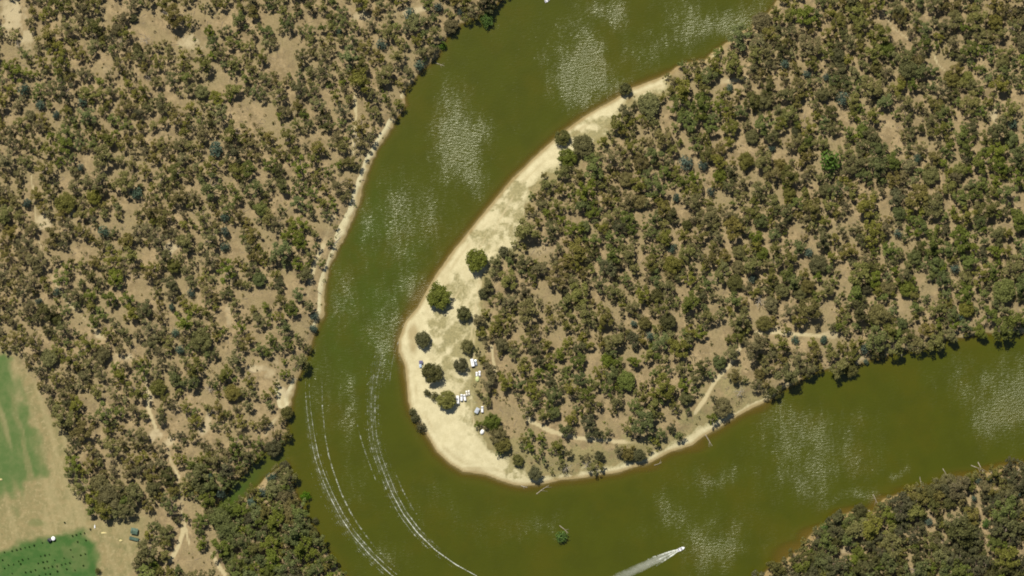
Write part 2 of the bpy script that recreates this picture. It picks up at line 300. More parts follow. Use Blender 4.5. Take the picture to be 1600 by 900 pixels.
def ground_material():
    n = N('earth')
    big, mid, fine, grit = n.noise(.035, 4), n.noise(.16, 5, .65), n.noise(.7, 4, .7), n.noise(2.6, 2, .6)
    floor = n.mix(n.ramp(mid, .36, .64), (.225, .170, .084), (.372, .280, .146))
    floor = n.mix(n.ramp(big, .42, .62), floor, n.mix(n.ramp(fine, .35, .65), (.210, .168, .080), (.350, .274, .138)))
    floor = n.mix(n.ramp(fine, .50, .70), floor, (.185, .145, .082)); floor = n.mix(n.ramp(n.noise(.33, 5, .75), .55, .70, 0, .75), floor, (.140, .115, .068)); floor = n.mix(n.ramp(n.noise(.5, 5, .8), .58, .70, 0, .8), floor, (.390, .310, .175)); floor = n.mix(n.ramp(n.noise(.11, 6, .75), .52, .68, 0, .55), floor, (.160, .126, .068))
    g = n.math('ADD', n.attr('grass'), n.math('ADD', n.math('MULTIPLY', n.math('SUBTRACT', fine, .5), .9), n.math('MULTIPLY', n.math('SUBTRACT', mid, .5), .9)))
    sandc = n.mix(n.ramp(mid, .3, .7), (.510, .450, .258), (.615, .550, .330))
    sandc = n.mix(n.ramp(fine, .60, .72), sandc, (.470, .405, .225))
    c = n.mix(n.ramp(n.math('ADD', n.attr('sand'), n.math('MULTIPLY', n.math('SUBTRACT', mid, .5), .5)), .35, .65), floor, sandc)
    c = n.mix(n.ramp(n.math('ADD', n.attr('pale'), n.math('MULTIPLY', n.math('SUBTRACT', fine, .5), .4)), .15, 1.05), c, (.500, .420, .250))
    grassc = n.mix(n.ramp(fine, .38, .62), (.285, .245, .105), (.200, .182, .078))
    c = n.mix(n.math('MULTIPLY', n.ramp(g, .2, .95), .85), c, grassc)
    fieldc = n.mix(n.ramp(mid, .35, .65), (.270, .218, .100), (.205, .185, .080))
    fieldc = n.mix(n.ramp(n.noise(.3, 5, .75), .48, .68), fieldc, (.34, .28, .14)); fieldc = n.mix(n.ramp(n.noise(.22, 5, .75), .56, .70, 0, .7), fieldc, (.150, .150, .062))
    c = n.mix(n.attr('field'), c, n.mix(n.math('MULTIPLY', n.attr('pale'), 1.0), fieldc, (.360, .300, .150)))
    c = n.mix(n.ramp(n.math('ADD', n.attr('crop'), n.math('MULTIPLY', n.math('ADD', n.math('MULTIPLY', n.math('SUBTRACT', n.noise(.38, 4, .75), .5), 1.5), n.math('MULTIPLY', n.math('SUBTRACT', mid, .5), 1.2)))), .1, 1.05), c, n.mix(n.ramp(mid, .35, .65), (.076, .134, .036), (.112, .156, .050)))
    c = n.mix(n.ramp(n.math('ADD', n.attr('orchard'), n.math('MULTIPLY', n.math('ADD', n.math('MULTIPLY', n.math('SUBTRACT', n.noise(.42, 4, .75), .5), 1.1), n.math('MULTIPLY', n.math('SUBTRACT', mid, .5), .9)))), .1, 1.0), c, n.mix(n.ramp(mid, .35, .65), (.040, .108, .022), (.072, .135, .034)))
    c = n.mix(n.ramp(n.math('ADD', n.attr('track'), n.math('MULTIPLY', n.math('SUBTRACT', fine, .5), .7)), .25, 1.0), c, (.480, .405, .225))
    c = n.mix(n.math('MULTIPLY', n.attr('wet'), .8), c, (.265, .190, .075)); c = n.mix(n.attr('bed'), c, (.155, .102, .018))
    c = n.mix(n.ramp(grit, .3, .8, 0, .45), c, n.mix(.55, c, (.11, .085, .05)))
    n.base(c); n.rough(.95, .08); n.bump(n.noise(1.6, 4, .7), .45, .5)
    return n.m

def water_material(name, deep, deep2):
    n = N(name)
    big, mid = n.noise(.012, 3), n.noise(.05, 4, .6)
    col = n.mix(n.ramp(n.attr('algae'), 0, 1), deep, deep2)
    col = n.mix(n.ramp(mid, .35, .7, 0, .6), col, tuple(c * .84 for c in deep))
    col = n.mix(n.ramp(n.noise(.018, 5, .65), .45, .68, 0, .55), col, (deep[0] * 1.28, deep[1] * 1.04, deep[2] * .8))
    col = n.mix(n.ramp(n.attr('depth'), .6, 3.1, .55, 0), col, (.074, .064, .004))
    n.base(n.mix(n.ramp(n.attr('depth'), 0, 1.6, .62, 0), col, (.112, .074, .006)))
    n.rough(.5, 0.0)
    # wind ripples: crests lie across the wind, steep only inside the gust patches
    mp = n.new('ShaderNodeMapping'); n.L(n.pos(), mp.inputs[0]); mp.inputs['Rotation'].default_value = (0, 0, .5); mp.inputs['Scale'].default_value = (.55, 1.25, 1)
    h = n.noise(.60, 4, .62, mp.outputs[0])
    mp2 = n.new('ShaderNodeMapping'); n.L(n.pos(), mp2.inputs[0]); mp2.inputs['Rotation'].default_value = (0, 0, -.35); mp2.inputs['Scale'].default_value = (1.5, .5, 1)
    patch = n.math('ADD', n.math('MULTIPLY', n.attr('ruffle'), .95), n.math('MULTIPLY', n.math('SUBTRACT', n.noise(.055, 8, .78, mp2.outputs[0]), .5), 1.9))
    patch = n.math('ADD', patch, n.math('MULTIPLY', n.math('SUBTRACT', n.noise(.42, 3, .7), .5), 1.0))
    amt = n.ramp(patch, -.15, 1.3, .06, .48)
    bp = n.new('ShaderNodeBump'); n.put(bp.inputs['Strength'], amt); bp.inputs['Distance'].default_value = 2.5; n.L(h, bp.inputs['Height'])
    # light scattered by the silt below does not follow the ripples; only the surface sheen does
    gl = n.new('ShaderNodeBsdfGlossy'); gl.inputs['Color'].default_value = (.044, .045, .036, 1); n.put(gl.inputs['Roughness'], n.ramp(patch, .1, .9, .22, .32)); n.L(bp.outputs[0], gl.inputs['Normal'])
    ad = n.new('ShaderNodeAddShader'); n.L(n.b.outputs[0], ad.inputs[0]); n.L(gl.outputs[0], ad.inputs[1])
    tr = n.new('ShaderNodeBsdfTransparent'); mx = n.new('ShaderNodeMixShader')
    n.L(n.ramp(n.attr('depth'), 0.0, 1.8, .42, 1.0), mx.inputs[0]); n.L(tr.outputs[0], mx.inputs[1]); n.L(ad.outputs[0], mx.inputs[2])
    n.L(mx.outputs[0], n.out.inputs['Surface'])
    return n.m

def foliage(name, lo, hi, spread=.10, trans=.12):
    n = N(name)
    t = n.attr('tint')
    oi = n.new('ShaderNodeObjectInfo')
    r = n.math('FRACT', n.math('ADD', n.attr('tree_rand'), oi.outputs['Random']))
    c = n.mix(t, lo, hi)
    hs = n.new('ShaderNodeHueSaturation'); n.L(c, hs.inputs['Color'])
    n.L(n.ramp(r, 0, 1, .5 - spread * .14, .5 + spread * .14), hs.inputs['Hue'])
    n.L(n.ramp(n.math('FRACT', n.math('MULTIPLY', r, 7.31)), 0, 1, 1 - spread * 2.6, 1 + spread * 2.6), hs.inputs['Value'])
    n.L(n.ramp(n.math('FRACT', n.math('MULTIPLY', r, 3.77)), 0, 1, .9, 1.18), hs.inputs['Saturation'])
    n.base(hs.outputs[0]); n.rough(.7, .10)
    n.b.inputs['Subsurface Weight'].default_value = 0
    tl = n.new('ShaderNodeBsdfTranslucent'); n.L(hs.outputs[0], tl.inputs[0]); mx = n.new('ShaderNodeMixShader'); mx.inputs[0].default_value = trans
    n.L(n.b.outputs[0], mx.inputs[1]); n.L(tl.outputs[0], mx.inputs[2]); n.L(mx.outputs[0], n.out.inputs['Surface'])
    return n.m
def foam_glint_material(name='foam', rag=2.6, top=1.0):
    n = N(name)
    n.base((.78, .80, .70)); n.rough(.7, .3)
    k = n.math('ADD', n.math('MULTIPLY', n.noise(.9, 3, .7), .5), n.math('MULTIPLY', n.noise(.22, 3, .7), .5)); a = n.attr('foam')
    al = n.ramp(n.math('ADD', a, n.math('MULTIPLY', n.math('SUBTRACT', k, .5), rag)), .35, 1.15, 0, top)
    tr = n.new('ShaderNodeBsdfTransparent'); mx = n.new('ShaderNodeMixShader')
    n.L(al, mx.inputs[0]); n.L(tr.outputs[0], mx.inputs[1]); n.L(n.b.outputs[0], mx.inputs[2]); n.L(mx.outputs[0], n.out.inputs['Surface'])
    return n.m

M = {}
M['earth'] = ground_material()
M['water'] = water_material('river_water', (.049, .0555, .0010), (.043, .061, .0025))
M['creek'] = water_material('creek_water', (.048, .062, .0050), (.042, .072, .0080))
M['olive'] = foliage('olive_leaves', (.078, .077, .022), (.166, .158, .050), .06)
M['brown'] = foliage('brown_leaves', (.085, .075, .027), (.170, .148, .056), .06)
M['green'] = foliage('green_leaves', (.062, .076, .018), (.138, .154, .043), .06)
M['blue'] = foliage('blue_leaves', (.048, .072, .050), (.100, .136, .092), .06)
M['bright'] = foliage('bright_leaves', (.042, .088, .010), (.095, .165, .024), .04)
M['dark'] = foliage('dark_leaves', (.046, .047, .018), (.112, .108, .042), .06)
M['orchard'] = foliage('orchard_leaves', (.024, .056, .014), (.050, .098, .024), .05)
M['bark'] = plain('bark', (.23, .185, .135), .85, .1, vary=.35, scale=.8)
M['dead'] = plain('dead_wood', (.34, .295, .225), .9, .1, vary=.4, scale=1.5)
M['foam'] = foam_glint_material(top=.85); M['thin_foam_glint'] = foam_glint_material('thin_foam_glint', 1.3, .24)  # boat foam; also whitens old wake and ripple crests as painted sun glint
M['white'] = plain('white_paint', (.80, .80, .80), .35, .5, vary=.04)
M['offwhite'] = plain('cream_paint', (.72, .68, .58), .4, .4, vary=.05)
M['silver'] = plain('silver_paint', (.42, .46, .50), .3, .5, .3, .06)
M['glass'] = plain('dark_glass', (.02, .025, .03), .08, .6, vary=.1)
M['rubber'] = plain('rubber', (.03, .03, .03), .8, .2)
M['slate'] = plain('slate_cloth', (.13, .12, .20), .8, .2)
M['bluecloth'] = plain('pale_blue_cloth', (.42, .50, .60), .8, .2)
M['tarp'] = plain('grey_tarp', (.40, .43, .46), .7, .2)
M['lime'] = plain('lime_canvas', (.52, .55, .24), .8, .2)
M['canvas'] = plain('white_canvas', (.78, .78, .74), .8, .2, vary=.05)
M['roofgreen'] = plain('green_roofing', (.085, .135, .095), .6, .2, vary=.35, scale=.9)
M['wallgreen'] = plain('green_cladding', (.06, .09, .07), .6, .3)
M['rust'] = plain('rusty_iron', (.30, .17, .10), .8, .2, vary=.3)
M['poly_black'] = plain('black_tank', (.012, .013, .022), .5, .3)
M['yellow'] = plain('straw', (.55, .47, .22), .9, .1, vary=.2, scale=3)
M['metal'] = plain('galvanised', (.45, .46, .47), .45, .5, .5)

# ------------------------------------------------------------------ ground and water
def fc(F): return (F[:-1, :-1] + F[1:, :-1] + F[:-1, 1:] + F[1:, 1:]) / 4
pale = np.maximum(pale, fieldm * .5 * sstep(.48, .72, fbm(u * 3.2, PY * .35, 30, 37)) * (1 - cb))
attrs = dict(sand=sand, pale=pale, grass=grass, field=fieldm, crop=ca * (fieldm > .5), orchard=cb, track=track, wet=wet, bed=sstep(1.0, -4, SH))
f_orch = fc(cb) > .4; f_crop = (fc(ca) > .4) & (fc(sdf(PX, PY, CROP_A)) > -6) & ~f_orch
f_field = (fc(fieldm) > .5) & ~f_orch & ~f_crop
f_track = (fc(track) > .4) & ~(f_orch | f_crop | f_field) & (fc(SH) > 1)
f_sand = (fc(sand) > .5) & (fc(SH) > 0) & ~f_track & ~f_field
f_bed = (fc(SH) <= 0)
taken = f_orch | f_crop | f_field | f_track | f_sand | f_bed
for name, fm in (('ground', ~taken), ('orchard_grass_ground', f_orch), ('crop_field', f_crop), ('field', f_field), ('dirt_track', f_track), ('sand_beach', f_sand), ('river_bed', f_bed)):
    o = grid_object(name, fm, attrs); o.data.materials.append(M['earth'])

ruffle = np.zeros(PX.shape)
RX = PX + (fbm(PX, PY, 70, 201, 4) - .5) * 95; RY = PY + (fbm(PX, PY, 70, 301, 4) - .5) * 95
for e in [(715, 225, 34, 62, .85), (735, 265, 24, 40, .6), (908, 105, 42, 62, .9), (935, 140, 40, 36, .8), (1150, 40, 75, 34, .9), (1080, 70, 60, 24, .45), (640, 360, 74, 66, .50), (650, 460, 40, 60, .60),
          (600, 520, 44, 70, .55), (530, 470, 34, 90, .38), (500, 600, 30, 70, .35), (525, 640, 14, 90, .55), (1560, 630, 62, 66, 1.0), (1510, 600, 50, 40, .6), (1280, 700, 80, 60, .72), (1260, 740, 60, 40, .65), (1320, 780, 60, 16, .75),
          (1120, 850, 66, 46, .85), (1050, 810, 36, 44, .6), (1110, 740, 46, 26, .6), (835, 810, 40, 20, .5), (955, 18, 34, 22, .55), (1000, 60, 40, 30, .35), (1395, 745, 14, 14, .8), (1350, 650, 40, 30, .4), (1050, 20, 40, 20, .4),
          (560, 740, 50, 60, .28), (700, 790, 60, 40, .25), (900, 640, 10, 10, 0), (760, 810, 40, 30, .3), (1200, 760, 40, 30, .45), (1230, 640, 30, 26, .5), (600, 860, 40, 30, .4)]:
    ruffle = np.maximum(ruffle, e[4] * (1 - np.clip(ell(RX, RY, e) / 1.75, 0, 1)) ** 1.0 * 1.25)
algae = sstep(1.4, .3, ell(PX, PY, (560, 430, 120, 200))) * .9
depth = np.maximum(-Z, 0)
Zkeep = Z; Z = np.zeros_like(Z)
f_creek = (fc(ck) < 4) & (fc(S_land) > 1)
f_riv = (fc(SH) < 7) & ~f_creek
wattr = dict(depth=depth, ruffle=ruffle, algae=algae)
grid_object('river', f_riv, wattr).data.materials.append(M['water'])
wattr = dict(depth=depth + .4, ruffle=ruffle * 0, algae=sstep(420, 370, PX))
grid_object('creek', f_creek & (fc(SH) < 7), wattr).data.materials.append(M['creek'])
Z = Zkeep

# ------------------------------------------------------------------ tree shapes
def tube(p, q, r0, r1, n=5):
    p, q = np.array(p, float), np.array(q, float); d = q - p; d /= np.linalg.norm(d) + 1e-9
    a = np.cross(d, (0, 0, 1.0)) if abs(d[2]) < .9 else np.cross(d, (1.0, 0, 0)); a /= np.linalg.norm(a); b = np.cross(d, a)
    v = []
    for c, r in ((p, r0), (q, r1)):
        for k in range(n):
            t = 2 * math.pi * k / n; v.append(c + r * (math.cos(t) * a + math.sin(t) * b))
    f = [[k, (k + 1) % n, n + (k + 1) % n, n + k] for k in range(n)]
    return v, f
class MB:
    def __init__(s): s.v, s.f = [], []
    def add(s, v, f):
        o = len(s.v); s.v += [tuple(x) for x in v]; s.f += [[i + o for i in q] for q in f]; return s
    def tube(s, p, q, r0, r1, n=5): return s.add(*tube(p, q, r0, r1, n))
    def box(s, x0, x1, y0, y1, z0, z1, bev=0.0):
        b = bev
        v = [(x0 + b, y0 + b, z0), (x1 - b, y0 + b, z0), (x1 - b, y1 - b, z0), (x0 + b, y1 - b, z0), (x0, y0, z0 + b), (x1, y0, z0 + b), (x1, y1, z0 + b), (x0, y1, z0 + b),
             (x0, y0, z1 - b), (x1, y0, z1 - b), (x1, y1, z1 - b), (x0, y1, z1 - b), (x0 + b, y0 + b, z1), (x1 - b, y0 + b, z1), (x1 - b, y1 - b, z1), (x0 + b, y1 - b, z1)]
        f = [[3, 2, 1, 0], [12, 13, 14, 15]]
        for l in range(0, 12, 4):
            f += [[l + k, l + (k + 1) % 4, l + 4 + (k + 1) % 4, l + 4 + k] for k in range(4)]
        return s.add(v, f)
    def loft(s, rings, cap=True):
        """rings: list of equal-length vertex rings"""
        n = len(rings[0]); v = [p for r in rings for p in r]
        f = [[i * n + k, i * n + (k + 1) % n, (i + 1) * n + (k + 1) % n, (i + 1) * n + k] for i in range(len(rings) - 1) for k in range(n)]
        if cap: f += [list(range(n))[::-1], [(len(rings) - 1) * n + k for k in range(n)]]
        return s.add(v, f)
    def disc(s, c, r, z0, z1, n=16, r1=None):
        r1 = r if r1 is None else r1
        return s.loft([[(c[0] + a * math.cos(2 * math.pi * k / n), c[1] + a * math.sin(2 * math.pi * k / n), z) for k in range(n)] for a, z in ((r, z0), (r1, z1))])
    def mesh(s, name, mat, smooth=False):
        me = bpy.data.meshes.new(name); me.from_pydata(s.v, [], s.f); me.materials.append(mat)
        if smooth: me.polygons.foreach_set('use_smooth', np.ones(len(me.polygons), bool))
        me.update(); return me
    def build(s, name, mat, parent=None, smooth=False): return link(name, s.mesh(name, mat, smooth), parent)

def leaf_quads(r, cen, rad, count, size, flat=.75, up=.35, shell=.55):
    """count leaf sprays on a lumpy ellipsoid; returns (count,4,3), tint"""
    d = r.normal(size=(count, 3)); d[:, 2] = np.abs(d[:, 2]) * 1.0 - .35 * (r.random(count) < .3)
    d /= np.linalg.norm(d, axis=1)[:, None]
    k = (shell + (1 - shell) * r.random(count)) ** .6; far = r.random(count) < .26; k[far] *= 1.2 + .5 * r.random(far.sum())
    p = cen + d * rad * k[:, None] * np.array([1, 1, flat])
    nrm = d * .8 + r.normal(size=(count, 3)) * .55 + np.array([0, 0, up]); nrm /= np.linalg.norm(nrm, axis=1)[:, None]
    a = np.cross(nrm, r.normal(size=(count, 3))); a /= np.linalg.norm(a, axis=1)[:, None]; b = np.cross(nrm, a)
    sz = size * (.6 + .8 * r.random(count))[:, None]; asp = (.45 + .4 * r.random(count))[:, None]
    q = np.stack([p - a * sz * .5 - b * sz * asp * .18, p + a * sz * .1 - b * sz * asp * .55, p + a * sz * .55 + b * sz * asp * .1, p - a * sz * .05 + b * sz * asp * .5], 1)
    return q, np.clip(.5 + r.normal(size=count) * .22 + (k - .8) * .6, 0, 1)
class TreeShape: pass
def gum_shape(seed, nl, ragged, leaves, R=6.0, H=12.5, leaf=.95, lobe=(1.5, 2.5)):
    r = np.random.default_rng(seed); t = TreeShape()
    qs, ts = [], []; tr = MB()
    lean = r.normal(size=2) * .5
    fork = np.array([lean[0], lean[1], H * .34])
    tr.tube((0, 0, -.5), (lean[0] * .4, lean[1] * .4, H * .17), .55, .42, 6); tr.tube((lean[0] * .4, lean[1] * .4, H * .17), fork, .42, .34, 6)
    ang0 = r.random() * 6.28
    for i in range(nl):
        inner = i < max(1, nl // 4)
        a = ang0 + i * 2.399 + r.normal() * .3
        rr = (R * .18 * r.random()) if inner else R * (.30 + .52 * math.sqrt(r.random()) + ragged * r.normal() * .08)
        rad = lobe[0] + (lobe[1] - lobe[0]) * r.random()
        c = np.array([lean[0] + rr * math.cos(a), lean[1] + rr * math.sin(a), H * (.86 if inner else .70) - .45 * rr / R * H * .25 + r.normal() * .6])
        q, tt = leaf_quads(r, c, rad, int(leaves / nl * (rad / lobe[1]) ** 2), leaf)
        tint = np.clip(tt + r.normal() * .10, 0, 1)
        qs.append(q); ts.append(tint)
        mid = fork * .45 + c * .55 + np.array([0, 0, -.8]) ; tr.tube(fork, mid, .24, .15, 4); tr.tube(mid, c, .15, .05, 4)
    t.q = np.concatenate(qs); t.t = np.concatenate(ts); t.trunk = tr; t.R = R; t.H = H
    return t
def bush_shape(seed, leaves=520, R=4.0, H=5.0, leaf=.8):
    r = np.random.default_rng(seed); t = TreeShape(); qs, ts = [], []; tr = MB()
    for i in range(6):
        a = i * 1.05 + r.random(); rr = 0 if i == 0 else R * .46
        c = np.array([rr * math.cos(a), rr * math.sin(a), H * (.62 if i == 0 else .45) + r.normal() * .2])
        q, tt = leaf_quads(r, c, R * (.62 if i == 0 else .5), leaves // 6, leaf, .8); qs.append(q); ts.append(tt)
        tr.tube((0, 0, -.3), c, .16, .06, 4)
    t.q = np.concatenate(qs); t.t = np.concatenate(ts); t.trunk = tr; t.R = R; t.H = H
    return t
GUMS = [gum_shape(1 + k, 15 + (k * 5) % 8, 1.5, 2300 + 150 * (k % 4), leaf=.85, lobe=(.95, 1.75)) for k in range(10)]
SPARSE = [gum_shape(11 + k, 14 + (k * 3) % 7, 2.2, 1500 + 120 * (k % 3), leaf=.80, lobe=(.8, 1.6)) for k in range(8)]
DENSE = [gum_shape(21 + k, 30 + k, .6, 6000, H=8.2, leaf=.75, lobe=(1.25, 1.8)) for k in range(4)]
BUSH = [bush_shape(31), bush_shape(32, 560), bush_shape(33, 480)]
_cache = {}
def crown_mesh(sh, mat, name='crown'):
    key = (id(sh), mat)
    if key not in _cache:
        me = bpy.data.meshes.new(name); n = len(sh.q)
        fill_mesh(me, sh.q.reshape(-1, 3), np.arange(n * 4).reshape(-1, 4))
        a = me.attributes.new('tint', 'FLOAT', 'FACE'); a.data.foreach_set('value', sh.t.astype(np.float32))
        me.materials.append(M[mat])
        if id(sh) not in _cache: _cache[id(sh)] = sh.trunk.mesh('trunk', M['bark'])
        _cache[key] = (me, _cache[id(sh)])
    return _cache[key]
def plant_tree(name, sh, mat, px, py, rpx, z=None, hs=None):
    """an individual: an Empty at the foot, a crown and a trunk"""
    s = rpx * S / sh.R
    e = empty(name, (wx(px), wy(py), gz(px, py) if z is None else z), rnd.random() * 6.283)
    hs = hs or rnd.uniform(.85, 1.15)
    e.scale = (s, s, (s ** .8) * hs)
    cm, tm = crown_mesh(sh, mat)
    link('crown', cm, e); link('trunk', tm, e)
    return e

# ------------------------------------------------------------------ trees one can point at
used_spots = []                       # px, py, r : keep the scattered trees off these
def lone(name, px, py, r, mat, label, cat='tree', shapes=DENSE, z=None, hs=None, group=None):
    e = plant_tree(name, shapes[len(used_spots) % len(shapes)], mat, px, py, r, z, hs)
    used_spots.append((px, py, r)); tag(e, label, cat, group); return e
BEACHG = 'trees standing on the sand beach'
for px, py, r, mat, lab in [
    (880, 215, 12.5, 'dark', 'small round dark green tree on the sand at the water edge'),
    (912, 231, 18, 'olive', 'broad olive tree at the back of the upper beach beside a brighter one'),
    (887, 247, 15, 'green', 'fresh green tree on the upper beach next to a broad olive tree'),
    (743, 407, 17.5, 'green', 'dense round green tree alone on the middle of the sand beach'),
    (787, 394, 8, 'dark', 'little dark tree between the beach and a pale clearing in the forest'),
    (686, 459, 20, 'green', 'largest green tree on the beach, leaning over the wet sand edge'),
    (725, 490, 11.5, 'dark', 'small grey-green tree on the grassy sand below the largest beach tree'),
    (660, 531, 12.5, 'dark', 'small dark tree on open sand above the slate awning'),
    (674, 580, 16, 'dark', 'round dark olive tree on sand beside the slate awning'),
    (730, 543, 11, 'olive', 'small olive tree above the white caravan at the beach back'),
    (720, 570, 11.5, 'dark', 'round tree shading the white caravan at the beach back'),
    (697, 623, 15, 'olive', 'broad olive tree shading the row of parked vans on the beach'),
    (756, 459, 8, 'dark', 'small dark tree at the forest fringe facing the middle beach'),
    (766, 658, 14, 'green', 'green tree over the silver car at the southern camp'),
    (777, 678, 14, 'brown', 'brownish tree behind the small white tent'),
    (786, 692, 13, 'brown', 'brownish tree at the edge of the bare southern beach'),
    (809, 717, 9, 'dark', 'low dark tree on the grass behind the beach tip'),
    (836, 737, 11.5, 'dark', 'dark tree at the sandy southern tip of the beach'),
    (981, 710, 10, 'brown', 'brown tree at the southern bank, western of a close pair'),
    (999, 712, 10, 'dark', 'dark tree at the southern bank, eastern of a close pair'),
    (1129, 634, 15, 'brown', 'tall brown tree alone on the southern bank over pale sand'),
    (1073, 622, 11, 'olive', 'olive tree west of the dirt track on the peninsula'),
    (428, 700, 13.5, 'dark', 'dense dark tree at the mouth of the creek'),
    (450, 644, 10, 'dark', 'dark tree overhanging the river below the sandy landing'),
    (444, 727, 8, 'dark', 'small dark tree on the south side of the creek mouth'),
    (1330, 575, 12, 'dark', 'dark tree leaning over the river at the northern bank of the eastern reach'),
    (977, 140, 10, 'dark', 'dark tree standing over the water at the upper end of the beach'),
    (1012, 165, 18, 'olive', 'broad olive tree behind the upper end of the beach'),
    (560, 365, 0, '', '')]:
    if r: lone('beach_tree' if 'beach' in lab or 'sand' in lab else 'bank_tree', px, py, r, mat, lab)
for px, py, r, lab in [(668, 613, 6.5, 'small round shrub, outermost of two on the open sand'), (679, 619, 7.5, 'rounded green shrub touching the broad tree by the parked vans'),
                       (645, 643, 7, 'northern shrub of three on the beach waterline'), (650, 654, 8, 'middle shrub of three on the beach waterline'), (658, 668, 8.5, 'dark southern shrub of three on the beach waterline'),
                       (493, 813, 6, 'small dark bush standing in the river off the western bank')]:
    lone('shore_shrub', px, py, r, 'dark', lab, 'shrub', BUSH, z=max(gz(px, py), -.3))
for px, py, r, lab in [(759, 32, 13, 'bright green bush spreading over the water at the northwest bank'), (691, 72, 7, 'small bright green bush among dark trees on the northwest bank'),
                       (877, 838, 10.5, 'bright green bush growing from the open river beside a pale log'), (478, 776, 9, 'vivid green low bush in the shallows below the creek mouth'),
                       (1288, 824, 9, 'bright green bush at the shallow shore of the southern woodland'), (1295, 252, 19, 'bright green round tree in the middle of the eastern forest'), (1540, 817, 8, 'bright green bush deep in the southern woodland')]:
    lone('bright_bush', px, py, r, 'bright', lab, 'bush' if 'bush' in lab else 'tree', BUSH, z=max(gz(px, py), -.4), hs=1.0 if r < 15 else 1.6)
BLUE = [(640,22,10),(685,12,8),(530,50,6),(597,70,9),(655,103,9),(337,234,13),(165,362,10),(215,302,11),(45,318,8),(40,140,10),(352,340,8),(354,362,8),(353,386,8),(491,494,7),(490,514,7),(300,458,7),(275,520,7),(270,480,6),
        (1070,255,12),(1098,258,9),(1140,138,7),(1315,155,11),(1225,102,8),(1260,116,7),(1402,365,7),(1262,395,8),(1285,530,7),(1242,531,7),(1350,545,9),(1353,565,5),(1490,420,8),(1500,495,7),(1055,309,7),(1050,388,8),
        (1015,525,7),(990,505,6),(1175,435,8),(1528,750,7),(1546,748,7),(1520,778,5),(1450,815,7),(1440,833,5),(1432,248,7),(1580,195,8),(1205,232,6),(130,160,8),(65,165,8),(90,180,7),(128,262,6),(283,546,8),(62,470,6),(90,455,7),
        (1590,770,7),(1290,120,7),(1110,300,7),(345,770,9),(330,745,8),(425,745,9),(410,770,9),(395,785,9),(720,20,6)]
for i, (px, py, r) in enumerate(BLUE):
    side = 'western' if px < 640 and py < 700 else ('northwest bank' if px < 760 and py < 200 else ('creek side' if px < 640 else ('southern' if py > 700 else 'peninsula')))
    e = lone('blue_green_shrub', px, py, r, 'blue', 'x', 'shrub', BUSH, hs=rnd.uniform(1.0, 1.7), group='blue-green shrubs among the gum trees')
    e['zone_side'] = side

# ------------------------------------------------------------------ the woods
used_spots += [(738, 567, 7), (745, 566, 6), (747, 588, 9), (746, 640, 9), (754, 640, 6), (752, 675, 7), (737, 600, 10), (735, 620, 10)]
gapA = np.array(GAPS, float)
trk_all = np.full(PX.shape, 1e9)
for pts, w in TRACKS: trk_all = np.minimum(trk_all, seg_dist(PX, PY, pts) - w)
strips = np.full(PX.shape, 1e9)
for pts, w in SAND_STRIPS[:3] + [([(522, 338), (517, 347), (509, 375), (492, 412), (480, 462)], 4), ([(440, 606), (443, 632), (427, 660), (416, 680)], 4)]: strips = np.minimum(strips, seg_dist(PX, PY, pts) - w)
fsd = sdf(PX, PY, FIELD); bsd = sdf(PX, PY, BEACH)
spots = {}
def near_ok(px, py, r, f):
    cx, cy = int(px // 40), int(py // 40)
    for i in range(cx - 1, cx + 2):
        for j in range(cy - 1, cy + 2):
            for (x, y, q) in spots.get((i, j), ()):
                if (x - px) ** 2 + (y - py) ** 2 < (f * (r + q)) ** 2: return False
    return True
def put_spot(px, py, r): spots.setdefault((int(px // 40), int(py // 40)), []).append((px, py, r))
for (x, y, r) in used_spots: put_spot(x, y, r)
trees = []
def in_view(px, py): return 4 < px < 1596 and 4 < py < 896
def scatter(tries, rlo, rhi, fac, gapin):
    X = rng.random(tries) * 1880 - 140; Y = rng.random(tries) * 1180 - 140
    R = rlo + (rhi - rlo) * rng.random(tries)
    sh = sample(SH, X, Y); fd = sample(fsd, X, Y); bd = sample(bsd, X, Y); td = sample(trk_all, X, Y)
    dens = fbm(X, Y, 90, 77)
    west = (X < 640) & (Y < 760)
    south = (Y > 690) & (X > 1150)
    crk = (X > 300) & (X < 560) & (Y > 690)
    strip_d = sample(strips, X, Y)
    ok = (sh > np.where(sample(ck, X, Y) < 14, -R * .15, np.where(south, -R * .45, R * .22))) & (fd < -R * .75) & (bd < -R * .7) & (td > R * .45) & (strip_d > R * .75)
    # the southern rim of the peninsula is open
    rim = in_poly(X, Y, [(740, 640), (830, 640), (900, 660), (1010, 670), (1070, 590), (1190, 600), (1250, 590), (1180, 660), (900, 770), (740, 720)])
    ok &= ~(rim & (rng.random(tries) < .25)) & ~(rim & (R > 10))
    ok &= rng.random(tries) < np.where(south | crk, 1.0, np.where(west, .34 + .85 * dens, .68 + .6 * dens))
    for i in np.nonzero(ok)[0]:
        x, y, r = X[i], Y[i], R[i]
        g = ((x - gapA[:, 0]) / (gapA[:, 2] + gapin * r)) ** 2 + ((y - gapA[:, 1]) / (gapA[:, 3] + gapin * r)) ** 2
        if g.min() < 1: continue
        f = fac * (.82 if south[i] or crk[i] else (1.0 if not west[i] else 1.02)) * (.9 + .2 * rng.random())
        if near_ok(x, y, r, f): put_spot(x, y, r); trees.append((x, y, r))
scatter(1500, 11.5, 16.5, .90, .50)
scatter(8000, 8.5, 11.5, .84, .45)
scatter(20000, 6.4, 8.6, .84, .42)
scatter(22000, 4.4, 6.4, .84, .25)
scatter(700, 2.6, 5.0, .95, -.6)            # saplings out in the clearings

